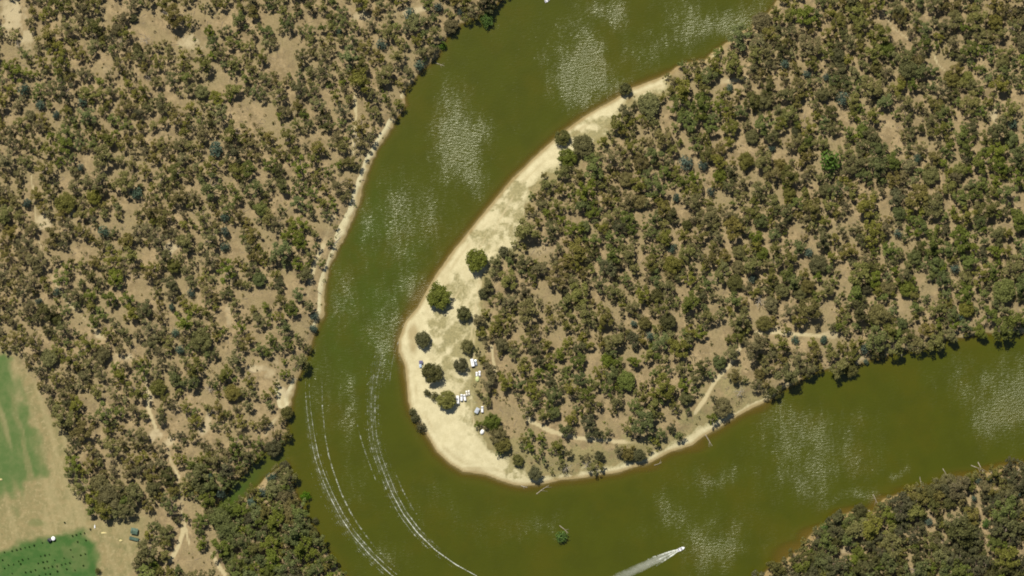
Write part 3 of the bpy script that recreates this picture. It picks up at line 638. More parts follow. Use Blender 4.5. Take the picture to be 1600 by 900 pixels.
recs = []
for (x, y, r) in trees:
    n1 = fbm(np.array([x]), np.array([y]), 120, 5)[0] + rnd.uniform(-.22, .22)
    n2 = rnd.random()
    east = x > 640
    kind = 'brown' if n1 > (.60 if east else .53) else ('green' if n1 < (.36 if east else .33) else 'olive')
    if x > 1380 and y < 520 and n2 < .25: kind = 'green'
    if y > 690 and (x > 1150) and n2 < .5: kind = 'dark'
    if x < 560 and y > 690 and x > 290 and n2 < .4: kind = 'green'
    if n2 > .93: kind = 'dark'
    recs.append([x, y, r, kind])
order = sorted(range(len(recs)), key=lambda i: -recs[i][2])
LIMIT = 290
count, single = {}, set()
for i in order:
    x, y, r, k = recs[i]
    if in_view(x, y) and count.get(k, 0) < LIMIT and r > 5.0:
        count[k] = count.get(k, 0) + 1; single.add(i)

NAMEK = {'olive': ('olive_gum_tree', 'olive'), 'brown': ('brown_gum_tree', 'brownish'), 'green': ('green_gum_tree', 'green'), 'dark': ('dark_gum_tree', 'dark'), }
lab_q = []                                  # obj, noun phrase, px, py
for i in sorted(single):
    x, y, r, k = recs[i]
    nm, word = NAMEK[k]
    west = x < 640 and y < 740
    e = plant_tree(nm, SPARSE[rnd.randrange(8)] if rnd.random() < (.75 if west else .2) else (GUMS[rnd.randrange(10)] if rnd.random() < .85 else DENSE[rnd.randrange(4)]), k, x, y, r * (1.12 if west else (1.13 if y < 690 or x < 1150 and x > 560 else 1.3)))
    size = 'broad' if r > 10 else ('medium' if r > 7.8 else 'small')
    e['category'] = 'tree'; e['group'] = word + ' gum trees of the river woods'
    lab_q.append((e, size + ' ' + word + ' gum tree', x, y))
for o in [o for o in COL.objects if 'zone_side' in o]:
    del o['zone_side']; p = o.location; lab_q.append((o, 'blue-green shrub', p.x / S + 800, 450 - p.y / S))
def wood_of(x, y):
    if float(sample(s_in, x, y)[0]) > 0: return 'peninsula forest', (740, 1600, 0, 740)
    if x > 1150: return 'southern woodland', (1190, 1600, 730, 900)
    if y > 725 and x > 200: return 'creek woodland', (200, 530, 725, 900)
    return 'west bank woodland', (0, 650, 0, 810)
classes = {}
for q in lab_q:
    w, (x0, x1, y0, y1) = wood_of(q[2], q[3])
    nc, nr = (7, 6) if x1 - x0 > 700 else ((6, 6) if y1 - y0 > 500 else (4, 3))
    c = min(nc - 1, max(0, int((q[2] - x0) / (x1 - x0) * nc))); r = min(nr - 1, max(0, int((q[3] - y0) / (y1 - y0) * nr)))
    cn = {7: ['far western', 'western', 'west-central', 'central', 'east-central', 'eastern', 'far eastern'], 6: ['far western', 'western', 'west-central', 'east-central', 'eastern', 'far eastern'], 4: ['western', 'west-central', 'east-central', 'eastern']}[nc][c]
    rn = {6: ['topmost', 'upper', 'upper middle', 'lower middle', 'lower', 'lowest'], 3: ['upper', 'middle', 'lower']}[nr][r]
    classes.setdefault((q[1], f'{rn} {cn} {w}'), []).append(q)
for (noun, place), qs in classes.items():
    if len(qs) == 1: qs[0][0]['label'] = f'{noun} in the {place}'; continue
    rest = list(qs)
    for word, key in (('northernmost', lambda q: q[3]), ('southernmost', lambda q: -q[3]), ('westernmost', lambda q: q[2]), ('easternmost', lambda q: -q[2])):
        if not rest: break
        b = min(qs, key=key)
        if b in rest: b[0]['label'] = f'{word} {noun} in the {place}'; rest.remove(b)
    if len(rest) == 1: rest[0][0]['label'] = f'{noun} amid its like in the {place}'
    else:
        rest.sort(key=lambda q: q[3])
        for j, q in enumerate(rest):
            q[0]['label'] = f"{['upper', 'lower', 'middle'][j] if len(rest) < 3 else ['upper', 'middle', 'lower', 'fourth', 'fifth', 'sixth', 'seventh', 'eighth', 'ninth', 'tenth'][min(j, 9)]} inner {noun} in the {place}"

# the rest of the wood, smaller trees past counting, as one mass
LITE = [gum_shape(40 + k, 9 + k % 5, 1.5, (800, 840, 580, 540)[k % 4], leaf=1.30, lobe=(1.1, 2.0)) for k in range(8)]
TINY = [gum_shape(60 + k, 7 + k % 3, 1.3, 330, leaf=1.7, lobe=(1.3, 2.1)) for k in range(6)]
MATS = ['olive', 'brown', 'green', 'dark', 'bark']
def transform(q, s, sz, a, p):
    c, sn = math.cos(a), math.sin(a); o = np.empty_like(q)
    o[..., 0] = (q[..., 0] * c - q[..., 1] * sn) * s + p[0]; o[..., 1] = (q[..., 0] * sn + q[..., 1] * c) * s + p[1]; o[..., 2] = q[..., 2] * sz + p[2]
    return o
def mass(name, label, items):
    """items: (quads, tint, rand, material index)"""
    co = np.concatenate([i[0].reshape(-1, 3) for i in items]); nf = len(co) // 4
    me = bpy.data.meshes.new(name); fill_mesh(me, co, np.arange(nf * 4).reshape(-1, 4))
    a = me.attributes.new('tint', 'FLOAT', 'FACE'); a.data.foreach_set('value', np.concatenate([i[1] for i in items]).astype(np.float32))
    a = me.attributes.new('tree_rand', 'FLOAT', 'FACE'); a.data.foreach_set('value', np.concatenate([np.full(len(i[0]), i[2]) for i in items]).astype(np.float32))
    for k in MATS: me.materials.append(M[k])
    me.polygons.foreach_set('material_index', np.concatenate([np.full(len(i[0]), i[3]) for i in items]).astype(np.int32))
    return tag(link(name, me), label, kind='stuff')
items = []
zs = sample(ZG, [t[0] for t in recs], [t[1] for t in recs])
for i, (x, y, r, k) in enumerate(recs):
    if i in single: continue
    sh = LITE[rnd.randrange(8)] if x > 640 or y > 740 else LITE[rnd.choice((2, 3, 6, 7))]
    if r < 7: sh = TINY[rnd.randrange(6)]
    if not (-75 < x < 1675 and -75 < y < 975): continue
    s = r * (1.3 if y > 700 and (x > 1150 or x < 560) else (1.07 if x < 640 else 1.12)) * S / sh.R; a = rnd.random() * 6.28; p = (wx(x), wy(y), zs[i]); sz = s ** .8 * rnd.uniform(.85, 1.15)
    items.append((transform(sh.q, s, sz, a, p), sh.t, rnd.random(), MATS.index(k)))
    tv = np.array([[sh.trunk.v[j] for j in f] for f in sh.trunk.f[:44]])
    items.append((transform(tv, s, sz, a, p), np.zeros(len(tv)), 0.0, 4))
mass('woodland_trees', 'smaller gum trees filling the woods between the larger ones', items)

# undergrowth, litter twigs and fallen boughs on the forest floor
items = []
K = 11000
UX = rng.random(K) * 1720 - 60; UY = rng.random(K) * 1020 - 60
ok = (sample(SH, UX, UY) > 3) & (sample(fsd, UX, UY) < -1) & (sample(bsd, UX, UY) < 0) & (sample(trk_all, UX, UY) > 2)
UZ = sample(ZG, UX, UY)
for i in np.nonzero(ok)[0]:
    if rng.random() < .62:
        R = .5 + 1.3 * rng.random() ** 2
        q, t = leaf_quads(rng, np.array([wx(UX[i]), wy(UY[i]), UZ[i] + R * .4]), R, 14, .55 + .25 * R, .7)
        items.append((q, t, rng.random(), [0, 1, 1, 3, 2][rng.integers(5)]))
    else:
        a = rng.random() * 6.28; L = 1.5 + 5 * rng.random() ** 2; c = np.array([wx(UX[i]), wy(UY[i]), UZ[i] + .15]); d = np.array([math.cos(a), math.sin(a), .03]) * L * .5
        v, f = tube(c - d, c + d, .10 + .16 * rng.random(), .06, 4)
        v = np.array(v); items.append((v[np.array(f)], np.zeros(4), 0, 4))
mass('undergrowth', 'low scrub, dry twigs and fallen boughs on the forest floor', items)

# dead trees with bare spreading boughs
def dead_shape(seed):
    r = np.random.default_rng(seed); b = MB(); t = MB(); t.tube((0, 0, -.4), (.2, .1, 5), .38, .26, 6)
    for k in range(9):
        a = k * .7 + r.random(); L = 3.2 + 3 * r.random(); z = 4 + 3 * r.random()
        m_ = np.array([math.cos(a) * L * .5, math.sin(a) * L * .5, z + .6]); e = np.array([math.cos(a + .3) * L, math.sin(a + .3) * L, z + 1.4 * r.random()])
        b.tube((.2, .1, 4.4), m_, .2, .13, 4); b.tube(m_, e, .13, .05, 4); b.tube(m_, m_ + np.array([math.cos(a - .8) * L * .4, math.sin(a - .8) * L * .4, .7]), .09, .03, 3)
    return b.mesh('bough', M['dead']), t.mesh('trunk', M['dead'])
DEADS = [dead_shape(1), dead_shape(2), dead_shape(3)]
for i, (px, py, lab) in enumerate([(190, 66, 'bare dead tree in the big pale clearing of the upper west bank'), (235, 122, 'bare dead tree at the lower end of the big western clearing'), (328, 607, 'bare dead tree in the tan clearing above the pale track bend'),
                                   (152, 52, 'bare dead tree west of the big upper clearing'), (229, 64, 'slim dead tree in the middle of the big upper clearing'), (262, 22, 'bare dead tree near the top of the big upper clearing'),
                                   (885, 731, 'bare dead tree on the sand of the southern bank'), (917, 725, 'bare dead tree behind the southern bank sand'), (1155, 612, 'bare dead tree on the open ground by the southern track'),
                                   (1185, 470, 'bare dead tree in an eastern forest clearing'), (1165, 500, 'bare dead tree beside the east-central forest clearing'), (30, 70, 'bare dead tree in the pale corner clearing')]):
    e = empty('dead_tree', (wx(px), wy(py), gz(px, py)), i * 1.3); s = rnd.uniform(.7, 1.05); e.scale = (s, s, s)
    link('bough', DEADS[i % 3][0], e); link('trunk', DEADS[i % 3][1], e); tag(e, lab, 'dead tree', 'bare dead trees')

# ------------------------------------------------------------------ camp, boats, farm things
def heading(dx_px, dy_px): return math.atan2(-dy_px, dx_px)
def wheel(parent, x, y, r=.36, w=.22):
    b = MB(); b.loft([[(x + r * math.cos(2 * math.pi * k / 14), yy, r + r * math.sin(2 * math.pi * k / 14)) for k in range(14)] for yy in (y - w / 2, y + w / 2)])
    o = b.build('wheel', M['rubber'], parent)
    c = MB(); c.loft([[(x + r * .55 * math.cos(2 * math.pi * k / 10), yy, r + r * .55 * math.sin(2 * math.pi * k / 10)) for k in range(10)] for yy in (y - w / 2 - .02, y + w / 2 + .02)]); c.build('rim', M['metal'], o)
def rect(x, w, z): return [(x, -w / 2, z[0]), (x, w / 2, z[0]), (x, w / 2 * .97, z[1] * .55 + z[0] * .45), (x, w / 2 * .8, z[1]), (x, -w / 2 * .8, z[1]), (x, -w / 2 * .97, z[1] * .55 + z[0] * .45)]
def car(px, py, rz, L, W, H, mat, label, van=False):
    e = empty('van' if van else 'parked_car', (wx(px), wy(py), gz(px, py)), rz)
    b = MB(); h = L / 2
    bon = .62 if van else .80
    ring = [(-h, W * .92, (.45, H * .62)), (-h + .12, W, (.35, H * .96 if van else H * .66)), (-h + .5, W, (.35, H if van else H * .70)), (h * .35, W, (.35, H if van else H * .68)), (h * bon, W * .98, (.35, H * .58)), (h - .15, W * .92, (.35, H * .52)), (h, W * .84, (.45, H * .44))]
    b.loft([rect(x, w, z) for x, w, z in ring]); b.build('body', mat, e)
    if not van:
        c = MB(); z0 = H * .66
        c.loft([[(-h * .86, -W * .44, z0), (-h * .86, W * .44, z0), (h * .34, W * .44, z0), (h * .34, -W * .44, z0)], [(-h * .70, -W * .36, H - .03), (-h * .70, W * .36, H - .03), (h * .10, W * .36, H - .03), (h * .10, -W * .36, H - .03)]]); c.build('window', M['glass'], e)
        r_ = MB(); r_.box(-h * .70, h * .10, -W * .37, W * .37, H - .03, H + .03, .02); r_.build('roof', mat, e)
    else:
        g = MB(); g.add([(h * .36, -W * .40, H * .99), (h * .36, W * .40, H * .99), (h * .64, W * .44, H * .64), (h * .64, -W * .44, H * .64)], [[0, 3, 2, 1]]); g.build('windscreen', M['glass'], e)
        rk = MB()
        for k in range(4): rk.box(-h * .7 + k * h * .3, -h * .7 + k * h * .3 + .06, -W * .38, W * .38, H + .05, H + .10, .01)
        rk.build('roof_rack', M['metal'], e)
    for sx in (-.62, .62):
        for sy in (-1, 1): wheel(e, h * sx, sy * (W / 2 - .08))
    for sy in (-1, 1): MB().box(h - .1, h + .02, sy * W * .32 - .15, sy * W * .32 + .15, H * .36, H * .43, .02).build('headlight', M['offwhite'], e)
    return tag(e, label, 'van' if van else 'car', 'vehicles parked behind the beach')
def caravan(px, py, rz, L, W, label):
    e = empty('caravan', (wx(px), wy(py), gz(px, py)), rz); h = L / 2
    b = MB(); b.loft([rect(x, w, z) for x, w, z in ((-h, W * .95, (.6, 2.2)), (-h + .25, W, (.45, 2.65)), (h - .6, W, (.45, 2.65)), (h, W * .95, (.7, 1.8)))]); b.build('body', M['white'], e)
    for x in (-h * .5, h * .4): MB().box(x - .35, x + .35, -.35, .35, 2.64, 2.78, .05).build('roof_hatch', M['offwhite'], e)
    MB().box(-.5, .5, -.3, .3, 2.64, 2.86, .08).build('air_conditioner', M['silver'], e)
    for x in (-h * .55, h * .45): MB().box(x - .45, x + .45, -W / 2 - .02, -W / 2 + .03, 1.35, 1.95, .01).build('window', M['glass'], e)
    MB().box(-.3, .35, -W / 2 - .03, -W / 2 + .03, .55, 2.25, .01).build('door', M['offwhite'], e)
    MB().tube((h - .1, .6, .5), (h + 1.2, 0, .5), .05, .05, 5).tube((h - .1, -.6, .5), (h + 1.2, 0, .5), .05, .05, 5).build('drawbar', M['metal'], e)
    for sy in (-1, 1): wheel(e, -.4, sy * (W / 2 - .1), .34)
    return tag(e, label, 'caravan')
def awning(px, py, rz, L, W, mat, label, H=2.2, name='awning'):
    e = empty(name, (wx(px), wy(py), gz(px, py)), rz); b = MB(); n = 6
    for i in range(n):
        for j in range(n):
            def P(i, j):
                u, v = i / n - .5, j / n - .5; return (u * L, v * W, H + .35 - 1.1 * max(abs(u), abs(v)) ** 1.5 + .05 * math.sin(9 * u + 5 * v))
            b.add([P(i, j), P(i + 1, j), P(i + 1, j + 1), P(i, j + 1)], [[0, 1, 2, 3]])
    b.build('canopy', mat, e)
    for sx in (-1, 1):
        for sy in (-1, 1): MB().tube((sx * L * .48, sy * W * .48, -.1), (sx * L * .48, sy * W * .48, H - .05), .03, .03, 5).build('pole', M['metal'], e)
    return tag(e, label, 'awning')
def tent(px, py, rz, L, W, H, mat, label):
    e = empty('tent', (wx(px), wy(py), gz(px, py)), rz); b = MB(); rings = []
    for k in range(7):
        u = -1 + k / 3; f = math.sqrt(max(.02, 1 - .75 * u * u))
        rings.append([(u * L / 2, W / 2 * f * math.cos(t), max(0, H * f * math.sin(t))) for t in [math.pi * j / 8 for j in range(9)]])
    b.loft(rings); b.build('flysheet', mat, e)
    MB().add([(L * .47, -W * .2, .05), (L * .47, W * .2, .05), (L * .40, 0, H * .55)], [[0, 1, 2]]).build('door_flap', M['tarp'], e)
    for s_ in (-1, 1): MB().tube((-L * .4, s_ * W * .45, 0.02), (L * .4, -s_ * W * .45, .02), .02, .02, 4).build('pole', M['metal'], e)
    return tag(e, label, 'tent')
up = math.pi / 2
caravan(715.3, 624.5, up + .03, 6.6, 2.5, 'big white caravan parked beside the broad olive tree on the beach')
car(721.2, 621, up, 5.2, 2.0, 2.2, M['white'], 'white van between the caravan and a second slanted van', True)
car(726.2, 621, up + .16, 4.9, 2.0, 2.1, M['white'], 'white van parked at a slant beside the two cream cars', True)
car(729.2, 614.2, up + .12, 4.0, 1.5, 1.45, M['offwhite'], 'small cream car, western of two beside the vans')
car(732.8, 613.4, up + .12, 4.0, 1.5, 1.45, M['offwhite'], 'small cream car, eastern of two beside the vans')
caravan(738.3, 566.5, up + .18, 6.0, 2.8, 'white caravan tucked beside the round tree at the beach back')
car(743.6, 566.5, up + .2, 4.6, 1.9, 1.7, M['silver'], 'silver car parked close beside the tucked white caravan')
car(744.9, 584.5, up, 3.6, 1.7, 1.5, M['white'], 'small white car, western of a pair above the lime tent')
car(749.4, 583.4, up, 4.0, 1.8, 1.5, M['white'], 'white car, eastern of a pair above the lime tent')
tent(746, 592, up, 4.2, 3.4, 1.7, M['lime'], 'lime canvas tent below the pair of white cars')
car(753.6, 639.3, up, 4.8, 2.0, 2.0, M['white'], 'white van beside the grey awning at the southern camp', True)
awning(745.5, 641, up - .5, 4.4, 3.0, M['tarp'], 'grey tarpaulin awning next to the white van at the southern camp')
tent(753.6, 674.6, up - .5, 3.8, 3.2, 1.6, M['canvas'], 'small white tent under the brownish trees at the southern camp')
awning(657.8, 565.6, 0, 3.0, 2.4, M['slate'], 'slate blue awning on open sand beside the round dark tree')
awning(657.0, 571.0, up, 3.0, 1.9, M['bluecloth'], 'pale blue shade sail on sand below the slate awning', 1.5, 'shade_sail')

def boat(px, py, rz, L, W, label):
    e = empty('motorboat', (wx(px), wy(py), -.05), rz); h = L / 2; b = MB(); rings = []
    st = [(-1, .86), (-.5, 1.0), (0, 1.0), (.4, .86), (.7, .58), (.92, .22), (1.0, .03)]
    for u, w in st:
        w = w * W / 2; rings.append([(u * h, 0, -.25), (u * h, -w * .75, -.02), (u * h, -w, .62 + .14 * max(0, u)), (u * h, -w * .86, .66 + .14 * max(0, u)), (u * h, -w * .78, .30), (u * h, w * .78, .30), (u * h, w * .86, .66 + .14 * max(0, u)), (u * h, w, .62 + .14 * max(0, u)), (u * h, w * .75, -.02)])
    b.loft(rings); b.build('hull', M['white'], e)
    d = MB(); d.loft([[(u * h, -w * W * .44, .67), (u * h, w * W * .44, .67), (u * h, w * W * .40, .74), (u * h, -w * W * .40, .74)] for u, w in ((.2, .93), (.45, .80), (.7, .56), (.93, .18))]); d.build('foredeck', M['white'], e)
    MB().add([(h * .22, -W * .36, .72), (h * .22, W * .36, .72), (h * .04, W * .34, 1.15), (h * .04, -W * .34, 1.15)], [[0, 1, 2, 3]]).build('windscreen', M['glass'], e)
    for sy in (-1, 1): MB().box(-h * .25, -h * .05, sy * .45 - .25, sy * .45 + .25, .3, .8, .05).build('seat', M['slate'], e)
    MB().box(-h * .85, -h * .6, -W * .36, W * .36, .3, .7, .06).build('bench', M['slate'], e)
    m_ = MB(); m_.box(-h - .45, -h - .02, -.2, .2, .4, 1.0, .08); m_.tube((-h - .25, 0, .45), (-h - .28, 0, -.5), .09, .07, 6); m_.build('outboard_motor', M['poly_black'], e)
    return tag(e, label, 'boat')
bh = heading(20, -9)
boat(1064.5, 857.5, bh, 6.0, 2.5, 'white motorboat speeding along the river ahead of a foaming wake')
boat(856, -.5, heading(10, -8), 5.5, 2.2, 'white motorboat at the very top of the river')

# wakes: old crests carry sun glints painted white; the running boat trails foam
def strip(name, pts, widths, foam_glints, lift, label, spread=7, mat='foam'):
    """a crested ribbon of foam or painted glint along a px polyline"""
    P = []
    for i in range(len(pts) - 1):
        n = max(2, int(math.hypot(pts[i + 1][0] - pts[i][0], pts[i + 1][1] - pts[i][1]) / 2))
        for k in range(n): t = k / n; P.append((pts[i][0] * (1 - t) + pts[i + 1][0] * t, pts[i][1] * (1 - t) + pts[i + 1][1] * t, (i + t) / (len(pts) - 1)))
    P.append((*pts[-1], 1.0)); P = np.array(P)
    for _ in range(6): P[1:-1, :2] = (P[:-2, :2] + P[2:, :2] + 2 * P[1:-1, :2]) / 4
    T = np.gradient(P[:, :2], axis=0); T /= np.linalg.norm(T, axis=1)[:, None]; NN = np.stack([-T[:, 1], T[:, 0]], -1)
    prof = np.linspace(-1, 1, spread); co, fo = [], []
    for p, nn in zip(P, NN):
        w = np.interp(p[2], *widths); f = np.interp(p[2], *foam_glints)
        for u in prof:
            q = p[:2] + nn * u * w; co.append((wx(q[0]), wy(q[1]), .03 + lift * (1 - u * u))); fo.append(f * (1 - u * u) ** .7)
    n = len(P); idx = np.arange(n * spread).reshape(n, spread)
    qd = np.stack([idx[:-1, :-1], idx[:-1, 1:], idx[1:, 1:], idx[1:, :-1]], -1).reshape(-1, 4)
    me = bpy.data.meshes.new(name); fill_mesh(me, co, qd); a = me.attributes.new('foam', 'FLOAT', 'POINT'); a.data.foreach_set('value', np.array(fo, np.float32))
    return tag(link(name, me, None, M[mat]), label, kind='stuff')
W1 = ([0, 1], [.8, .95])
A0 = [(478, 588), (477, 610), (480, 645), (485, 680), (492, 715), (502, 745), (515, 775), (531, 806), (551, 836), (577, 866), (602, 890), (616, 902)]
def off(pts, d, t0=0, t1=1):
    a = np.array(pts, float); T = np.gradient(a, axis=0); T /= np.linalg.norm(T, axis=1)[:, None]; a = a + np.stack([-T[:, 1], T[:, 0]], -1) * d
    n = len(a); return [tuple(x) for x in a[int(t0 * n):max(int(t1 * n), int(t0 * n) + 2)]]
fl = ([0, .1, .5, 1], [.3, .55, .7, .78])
strip('painted_wake_glint', A0, W1, fl, .18, 'white painted glint line of the western wake')
strip('painted_wake_glint', off(A0, -6), W1, ([0, .1, .5, 1], [.3, .58, .68, .62]), .18, 'white painted glint line beside the western wake')
strip('painted_wake_glint', off(A0, 7, .35, 1), W1, ([0, .3, 1], [.2, .4, .42]), .1, 'faint outer painted glint line of the western wake')
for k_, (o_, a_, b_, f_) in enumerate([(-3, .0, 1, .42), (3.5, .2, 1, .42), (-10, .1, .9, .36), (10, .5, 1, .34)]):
    strip('painted_wake_glint', off(A0, o_, a_, b_), ([0, 1], [.6, .8]), ([0, .2, .8, 1], [.2, f_, f_, .2]), .1, f"{['first', 'second', 'third', 'fourth'][k_]} fine painted ripple glint line beside the western wake")
strip('painted_wake_glint', off(A0, 13, .4, .9), W1, ([0, .3, 1], [.2, .34, .3]), .1, 'faintest outer painted glint line of the western wake')
strip('painted_wake_glint', [(503, 596), (504, 640), (508, 680), (513, 710), (522, 740), (535, 775), (550, 805), (568, 832), (590, 860), (625, 893)], ([0, 1], [1.2, 1.8]), ([0, .3, .7, 1], [.45, .62, .55, .35]), .12, 'dashed painted glint line inside the western wake')
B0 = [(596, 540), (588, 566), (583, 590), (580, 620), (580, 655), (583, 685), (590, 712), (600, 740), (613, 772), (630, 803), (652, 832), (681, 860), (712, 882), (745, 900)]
strip('painted_wake_glint', B0, W1, ([0, .2, .6, .75, 1], [.3, .55, .66, .92, .78]), .18, 'white painted glint line of the central wake')
strip('painted_wake_glint', off(B0, -6, 0, .9), W1, ([0, .2, .6, .9, 1], [.3, .55, .62, .7, .3]), .18, 'painted glint line on the beach side of the central wake')
strip('painted_wake_glint', off(B0, 6, .1, .95), W1, ([0, .3, .8, 1], [.25, .52, .6, .3]), .15, 'painted glint line on the outer side of the central wake')
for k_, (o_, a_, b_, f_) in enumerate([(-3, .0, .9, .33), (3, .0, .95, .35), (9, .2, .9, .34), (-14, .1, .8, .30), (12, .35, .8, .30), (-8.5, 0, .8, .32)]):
    strip('painted_wake_glint', off(B0, o_, a_, b_), ([0, 1], [.6, .8]), ([0, .2, .8, 1], [.2, f_, f_, .2]), .1, f"{['first', 'second', 'third', 'fourth', 'fifth', 'sixth'][k_]} fine painted ripple glint line beside the central wake")
strip('painted_wake_glint', off(B0, -11, 0, .6), W1, ([0, .2, .6, 1], [.3, .42, .4, .2]), .12, 'faint painted glint line nearest the beach')
strip('painted_wake_glint', off(B0, -17, .55, .85), ([0, 1], [1.3, 1.6]), ([0, .2, .6, 1], [.3, .52, .5, .2]), .12, 'short painted glint line off the beach tip')
strip('painted_wake_glint', [(558, 662), (563, 682), (570, 705), (580, 732), (588, 752)], ([0, 1], [1.1, 1.3]), ([0, .3, 1], [.35, .55, .4]), .12, 'short faint painted glint line between the two wakes')
strip('painted_wake_glint', off(A0, 0), ([0, 1], [9, 15]), ([0, .2, .8, 1], [.2, .48, .52, .3]), .04, 'soft milky sheen painted under the western wake', 9, 'thin_foam_glint')  # pale glint of the wake ripples painted as a translucent band
strip('painted_wake_glint', off(B0, -1), ([0, .5, 1], [13, 15, 10]), ([0, .2, .8, 1], [.4, .50, .48, .2]), .04, 'soft milky sheen painted under the central wake', 9, 'thin_foam_glint')
for k in range(7):                                        # ripples running onto the beach, their crest glints painted white
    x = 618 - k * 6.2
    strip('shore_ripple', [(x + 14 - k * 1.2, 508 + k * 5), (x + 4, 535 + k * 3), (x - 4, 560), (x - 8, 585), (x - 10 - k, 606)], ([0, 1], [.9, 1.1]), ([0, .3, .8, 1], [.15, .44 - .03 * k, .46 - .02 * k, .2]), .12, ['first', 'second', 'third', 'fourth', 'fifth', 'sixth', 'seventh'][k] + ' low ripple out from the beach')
# the running boat's own wake: three foam ridges spreading behind the hull
bx, by = 1059, 860
d = np.array([-20, 9.6]) / 22.2; nn = np.array([-d[1], d[0]])
def wk(L, s0, s1): return [tuple(np.array((bx, by)) + d * L * t + nn * (s0 + (s1 - s0) * t ** .8)) for t in np.linspace(0, 1, 8)]
strip('boat_wake', wk(52, -1.2, -8), ([0, .2, 1], [1.0, 1.7, 2.2]), ([0, .25, .6, 1], [1.2, .95, .55, .2]), .25, 'upper foam ridge behind the speeding boat')
strip('boat_wake', wk(56, 1.2, 8.5), ([0, .2, 1], [1.0, 1.9, 2.4]), ([0, .25, .6, 1], [1.2, 1.0, .6, .2]), .25, 'lower foam ridge behind the speeding boat')
strip('boat_wake', wk(60, 0, 0), ([0, .2, 1], [.8, 1.2, 2.4]), ([0, .25, .6, 1], [1.1, .8, .55, .25]), .2, 'middle foam ridge behind the speeding boat')
strip('boat_wake', wk(125, 0, 2), ([0, .3, .7, 1], [2.0, 8, 10, 12]), ([0, .2, .5, 1], [1.3, 1.2, 1.05, .75]), .05, 'broad fading foam trail behind the speeding boat', mat='thin_foam_glint')

# driftwood and snags
def log(x0, y0, x1, y1, r, label, branches=1, mat='dead'):
    z0, z1 = max(gz(x0, y0), -.05), max(gz(x1, y1), -.05); a = np.array((wx(x0), wy(y0), z0 + r * .6)); b = np.array((wx(x1), wy(y1), z1 + r * .4))
    e = empty('driftwood_log', tuple(a)); mid = (b - a) * .5 + np.array([rnd.uniform(-.4, .4), rnd.uniform(-.4, .4), .1])
    MB().tube((0, 0, 0), mid, r, r * .8, 7).tube(mid, b - a, r * .8, r * .4, 7).build('stem', M[mat], e)
    for k in range(branches):
        t = .35 + .5 * rnd.random(); p = (b - a) * t; an = math.atan2((b - a)[1], (b - a)[0]) + rnd.choice((-1, 1)) * rnd.uniform(.5, 1.0); L = np.linalg.norm(b - a) * .4
        MB().tube(p, p + np.array([math.cos(an) * L, math.sin(an) * L, .3]), r * .4, r * .12, 5).build('branch', M[mat], e)
    return tag(e, label, 'log', 'driftwood along the banks')
for a in [(1102, 679, 1113, 697, .32, 'pale log jutting from the southern bank into the river'), (1409, 542, 1409, 559, .34, 'straight pale log lying across the northern bank of the eastern reach'), (1473, 732, 1483, 748, .3, 'pale log in the water west of the southern snags'),
          (1528, 722, 1541, 747, .4, 'longest pale snag at the southern woodland shore'), (1517, 727, 1538, 737, .3, 'snag lying across the longest one at the southern shore'), (1546, 735, 1560, 750, .35, 'pale snag reaching under the southern woodland trees'),
          (1357, 797, 1374, 817, .42, 'thick pale log on the orange shallows of the southern shore'), (1364, 772, 1374, 792, .28, 'pale log in the ruffled water off the southern shore'), (874, 821, 888, 833, .34, 'pale log pointing out of the river above the bright green bush'),
          (838, 772, 858, 758, .3, 'grey sunken log off the southern beach tip'), (1569, 768, 1578, 765, .5, 'white log in the southern woodland, lower of two'), (1577, 758, 1586, 752, .5, 'white log in the southern woodland, upper of two'),
          (1587, 745, 1594, 727, .35, 'dark-tipped log at the far eastern end of the southern shore'), (814, 759, 824, 762, .35, 'short log on the wet sand at the beach tip'), (1022, 727, 1034, 722, .25, 'small log in the shallows below the pair of bank trees'),
          (1437, 745, 1440, 760, .22, 'thin pale stick in the water off the southern woodland'), (95, 448, 104, 462, .3, 'dark fallen trunk beside the western forest track'), (447, 678, 455, 682, .25, 'small pale snag below the overhanging dark tree'),
          (560, 200, 553, 232, .45, 'long dark fallen trunk beside the west bank track'), (1332, 848, 1340, 862, .4, 'bare pale trunk in the southern woodland'), (680, 98, 694, 103, .25, 'pale snag in the water at the northwest bank'), (519, 384, 533, 370, .3, 'dark branch hanging over the western bank sand')]:
    log(*a, branches=2)

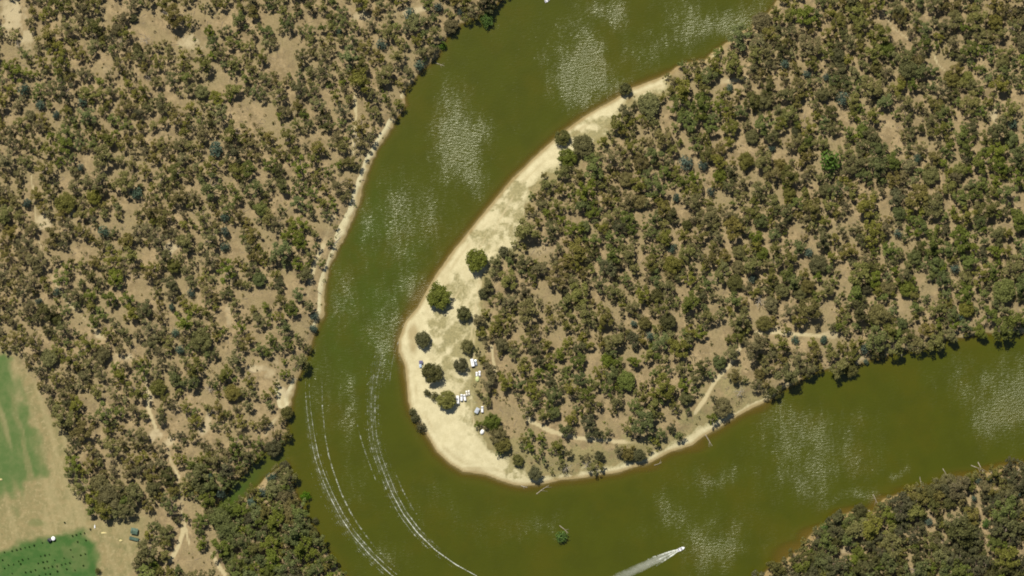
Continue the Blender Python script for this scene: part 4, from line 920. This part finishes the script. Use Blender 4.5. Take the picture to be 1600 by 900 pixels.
# farm
def tank(px, py, r, h, mat, label):
    e = empty('water_tank', (wx(px), wy(py), gz(px, py))); MB().disc((0, 0), r, 0, h, 20).build('tank_wall', mat, e)
    MB().disc((0, 0), r * 1.02, h, h + .35, 20, r * .12).build('tank_roof', mat, e); MB().disc((r * .5, 0), .28, h + .12, h + .3, 10).build('hatch', M['metal'], e)
    MB().tube((r + .05, 0, .3), (r + .6, 0, .1), .06, .06, 6).build('outlet_pipe', M['metal'], e)
    return tag(e, label, 'water tank', 'water tanks at the orchard edge')
tank(84.6, 840.5, 1.5, 2.4, M['white'], 'round white water tank touching a black one at the orchard edge')
tank(78.6, 843.2, 1.6, 2.2, M['poly_black'], 'round black water tank touching a white one at the orchard edge')
def shed():
    e = empty('farm_shed', (wx(211), wy(829), gz(211, 829)), -.18)
    MB().box(-2.4, 2.4, -2.0, 2.0, 0, 2.3).build('wall', M['wallgreen'], e)
    for sy in (-1, 1):
        rf = empty_part('roof', e) if False else None
        b = MB(); b.add([(-2.7, 0, 3.0), (2.7, 0, 3.0), (2.7, sy * 2.35, 2.2), (-2.7, sy * 2.35, 2.2), (-2.7, 0, 3.08), (2.7, 0, 3.08), (2.7, sy * 2.35, 2.28), (-2.7, sy * 2.35, 2.28)], [[0, 1, 2, 3], [7, 6, 5, 4], [0, 4, 5, 1], [1, 5, 6, 2], [2, 6, 7, 3], [3, 7, 4, 0]])
        for k in range(9): x = -2.5 + k * .6; b.tube((x, 0, 3.1), (x, sy * 2.3, 2.31), .04, .04, 4)
        b.build('roof', M['roofgreen'], e)
    MB().box(-.6, .6, -2.03, -1.98, 0, 2.0).build('door', M['rust'], e); MB().box(-2.8, 2.8, -.12, .12, 3.05, 3.16, .03).build('ridge_cap', M['wallgreen'], e)
    return tag(e, 'small green gabled farm shed at the field edge', 'shed')
shed()
e = empty('farm_trailer', (wx(211), wy(841.5), gz(211, 841)), -.26)
MB().box(-4.2, 3.6, -1.2, 1.2, .7, .9, .03).build('tray', M['wallgreen'], e)
for sy in (-1, 1): MB().box(-4.2, 3.6, sy * 1.2 - .05, sy * 1.2 + .05, .9, 1.5, .02).build('side_panel', M['roofgreen'], e)
b = MB()
for k in range(8): b.box(-4.0 + k * .92, -4.0 + k * .92 + .8, -1.05, 1.05, .9, 1.4 + .25 * rnd.random(), .1)
b.build('green_crate_load', M['roofgreen'], e)
for x in (-1.4, -.5): 
    for sy in (-1, 1): wheel(e, x, sy * 1.05, .4)
MB().tube((3.6, 0, .7), (5.0, 0, .5), .07, .07, 5).build('drawbar', M['metal'], e); tag(e, 'long green loaded farm trailer below the green shed', 'trailer')
e = empty('irrigation_pump', (wx(149), wy(822.5), gz(149, 822))); MB().box(-.4, .4, -1.1, 1.1, 0, .8, .1).build('housing', M['white'], e); MB().tube((0, 1.1, .4), (0, 1.9, .4), .12, .12, 6).build('pipe', M['white'], e); tag(e, 'narrow white irrigation pump standing alone near the orchard corner', 'pump')
def heap(px, py, L, W, H, label):
    e = empty('straw_heap', (wx(px), wy(py), gz(px, py)), .1 * rnd.random()); b = MB(); rings = []
    for k in range(6):
        t = k / 5; rings.append([(L / 2 * (1 - t ** 2) * math.cos(a) * rnd.uniform(.85, 1.1), W / 2 * (1 - t ** 2) * math.sin(a) * rnd.uniform(.85, 1.1), H * t) for a in [2 * math.pi * j / 12 for j in range(12)]])
    b.loft(rings); b.build('straw', M['yellow'], e); MB().box(-L * .2, L * .1, -W * .15, W * .2, H * .55, H * .95, .08).build('bale', M['yellow'], e); tag(e, label, 'straw heap')
heap(163, 832.5, 4.8, 1.9, .8, 'long flat yellow straw heap by the orchard corner'); heap(189.6, 844.5, 2.6, 2.0, 1.0, 'small round yellow straw heap beside the green trailer')
heap(2.5, 749, 2.2, 1.8, .9, 'yellow straw heap on the green field by the picture edge')

# orchard rows
OR = [(40,854.5),(46.5,853.5),(54,851),(67,847),(114,836.5),(120,834.5),(126.5,833),(133,832),(142,826),(102,815.5),(135,843),(122,845.5),(111,858),(64.5,868),(71,866.5),(78,865.5),(60.5,879),(68,877),(74.5,876),(86.5,874.5),(101,871),(114.5,869),(127,866.5),(134,864.5),
      (49,892),(56,889.5),(70,886.5),(76.5,886),(82.5,884),(90,883.5),(97,881.5),(103,880),(110,878.5),(72,895.5),(79,895.5),(90.5,891.5),(105,888),(20,860),(27,858),(33,856.5),(30,876),(36,873.5),(45,872),(14,882),(22,881),(33,880),(41,893),(20,895),(8,887),(8,862),(131,882.5),(5,874),(118,890),(62,898)]
for i, (px, py) in enumerate(OR):
    r = rnd.uniform(1.0, 1.7); e = plant_tree('orchard_shrub', BUSH[i % 3], 'orchard', px, py, r, hs=1.3)
    tag(e, 'x', 'shrub', 'young orchard shrubs in rows on the green field')
e = plant_tree('orchard_shrub', BUSH[0], 'dark', 154.5, 891, 5.2, hs=1.2); tag(e, 'largest dark orchard shrub at the corner of the green field', 'shrub', 'young orchard shrubs in rows on the green field')
osh = [o for o in COL.objects if o.get('label') == 'x' and o.name.startswith('orchard')]
osh.sort(key=lambda o: -(o.location.y - .23 * o.location.x))
rows, last = [], None
for o in osh:
    v = o.location.y - .23 * o.location.x
    if last is None or last - v > 2.6: rows.append([]); last = v
    rows[-1].append(o)
ORD = ['first', 'second', 'third', 'fourth', 'fifth', 'sixth', 'seventh', 'eighth', 'ninth', 'tenth', 'eleventh', 'twelfth', 'thirteenth', 'fourteenth', 'fifteenth', 'sixteenth', 'seventeenth']
for i, r_ in enumerate(rows):
    r_.sort(key=lambda o: o.location.x)
    for j, o in enumerate(r_): o['label'] = f'orchard shrub, {ORD[min(j, 16)]} from the west in the {ORD[min(i, 16)]} row of the green field'

print('TREES', len(recs), 'single', len(single), count, 'classes', len(classes))
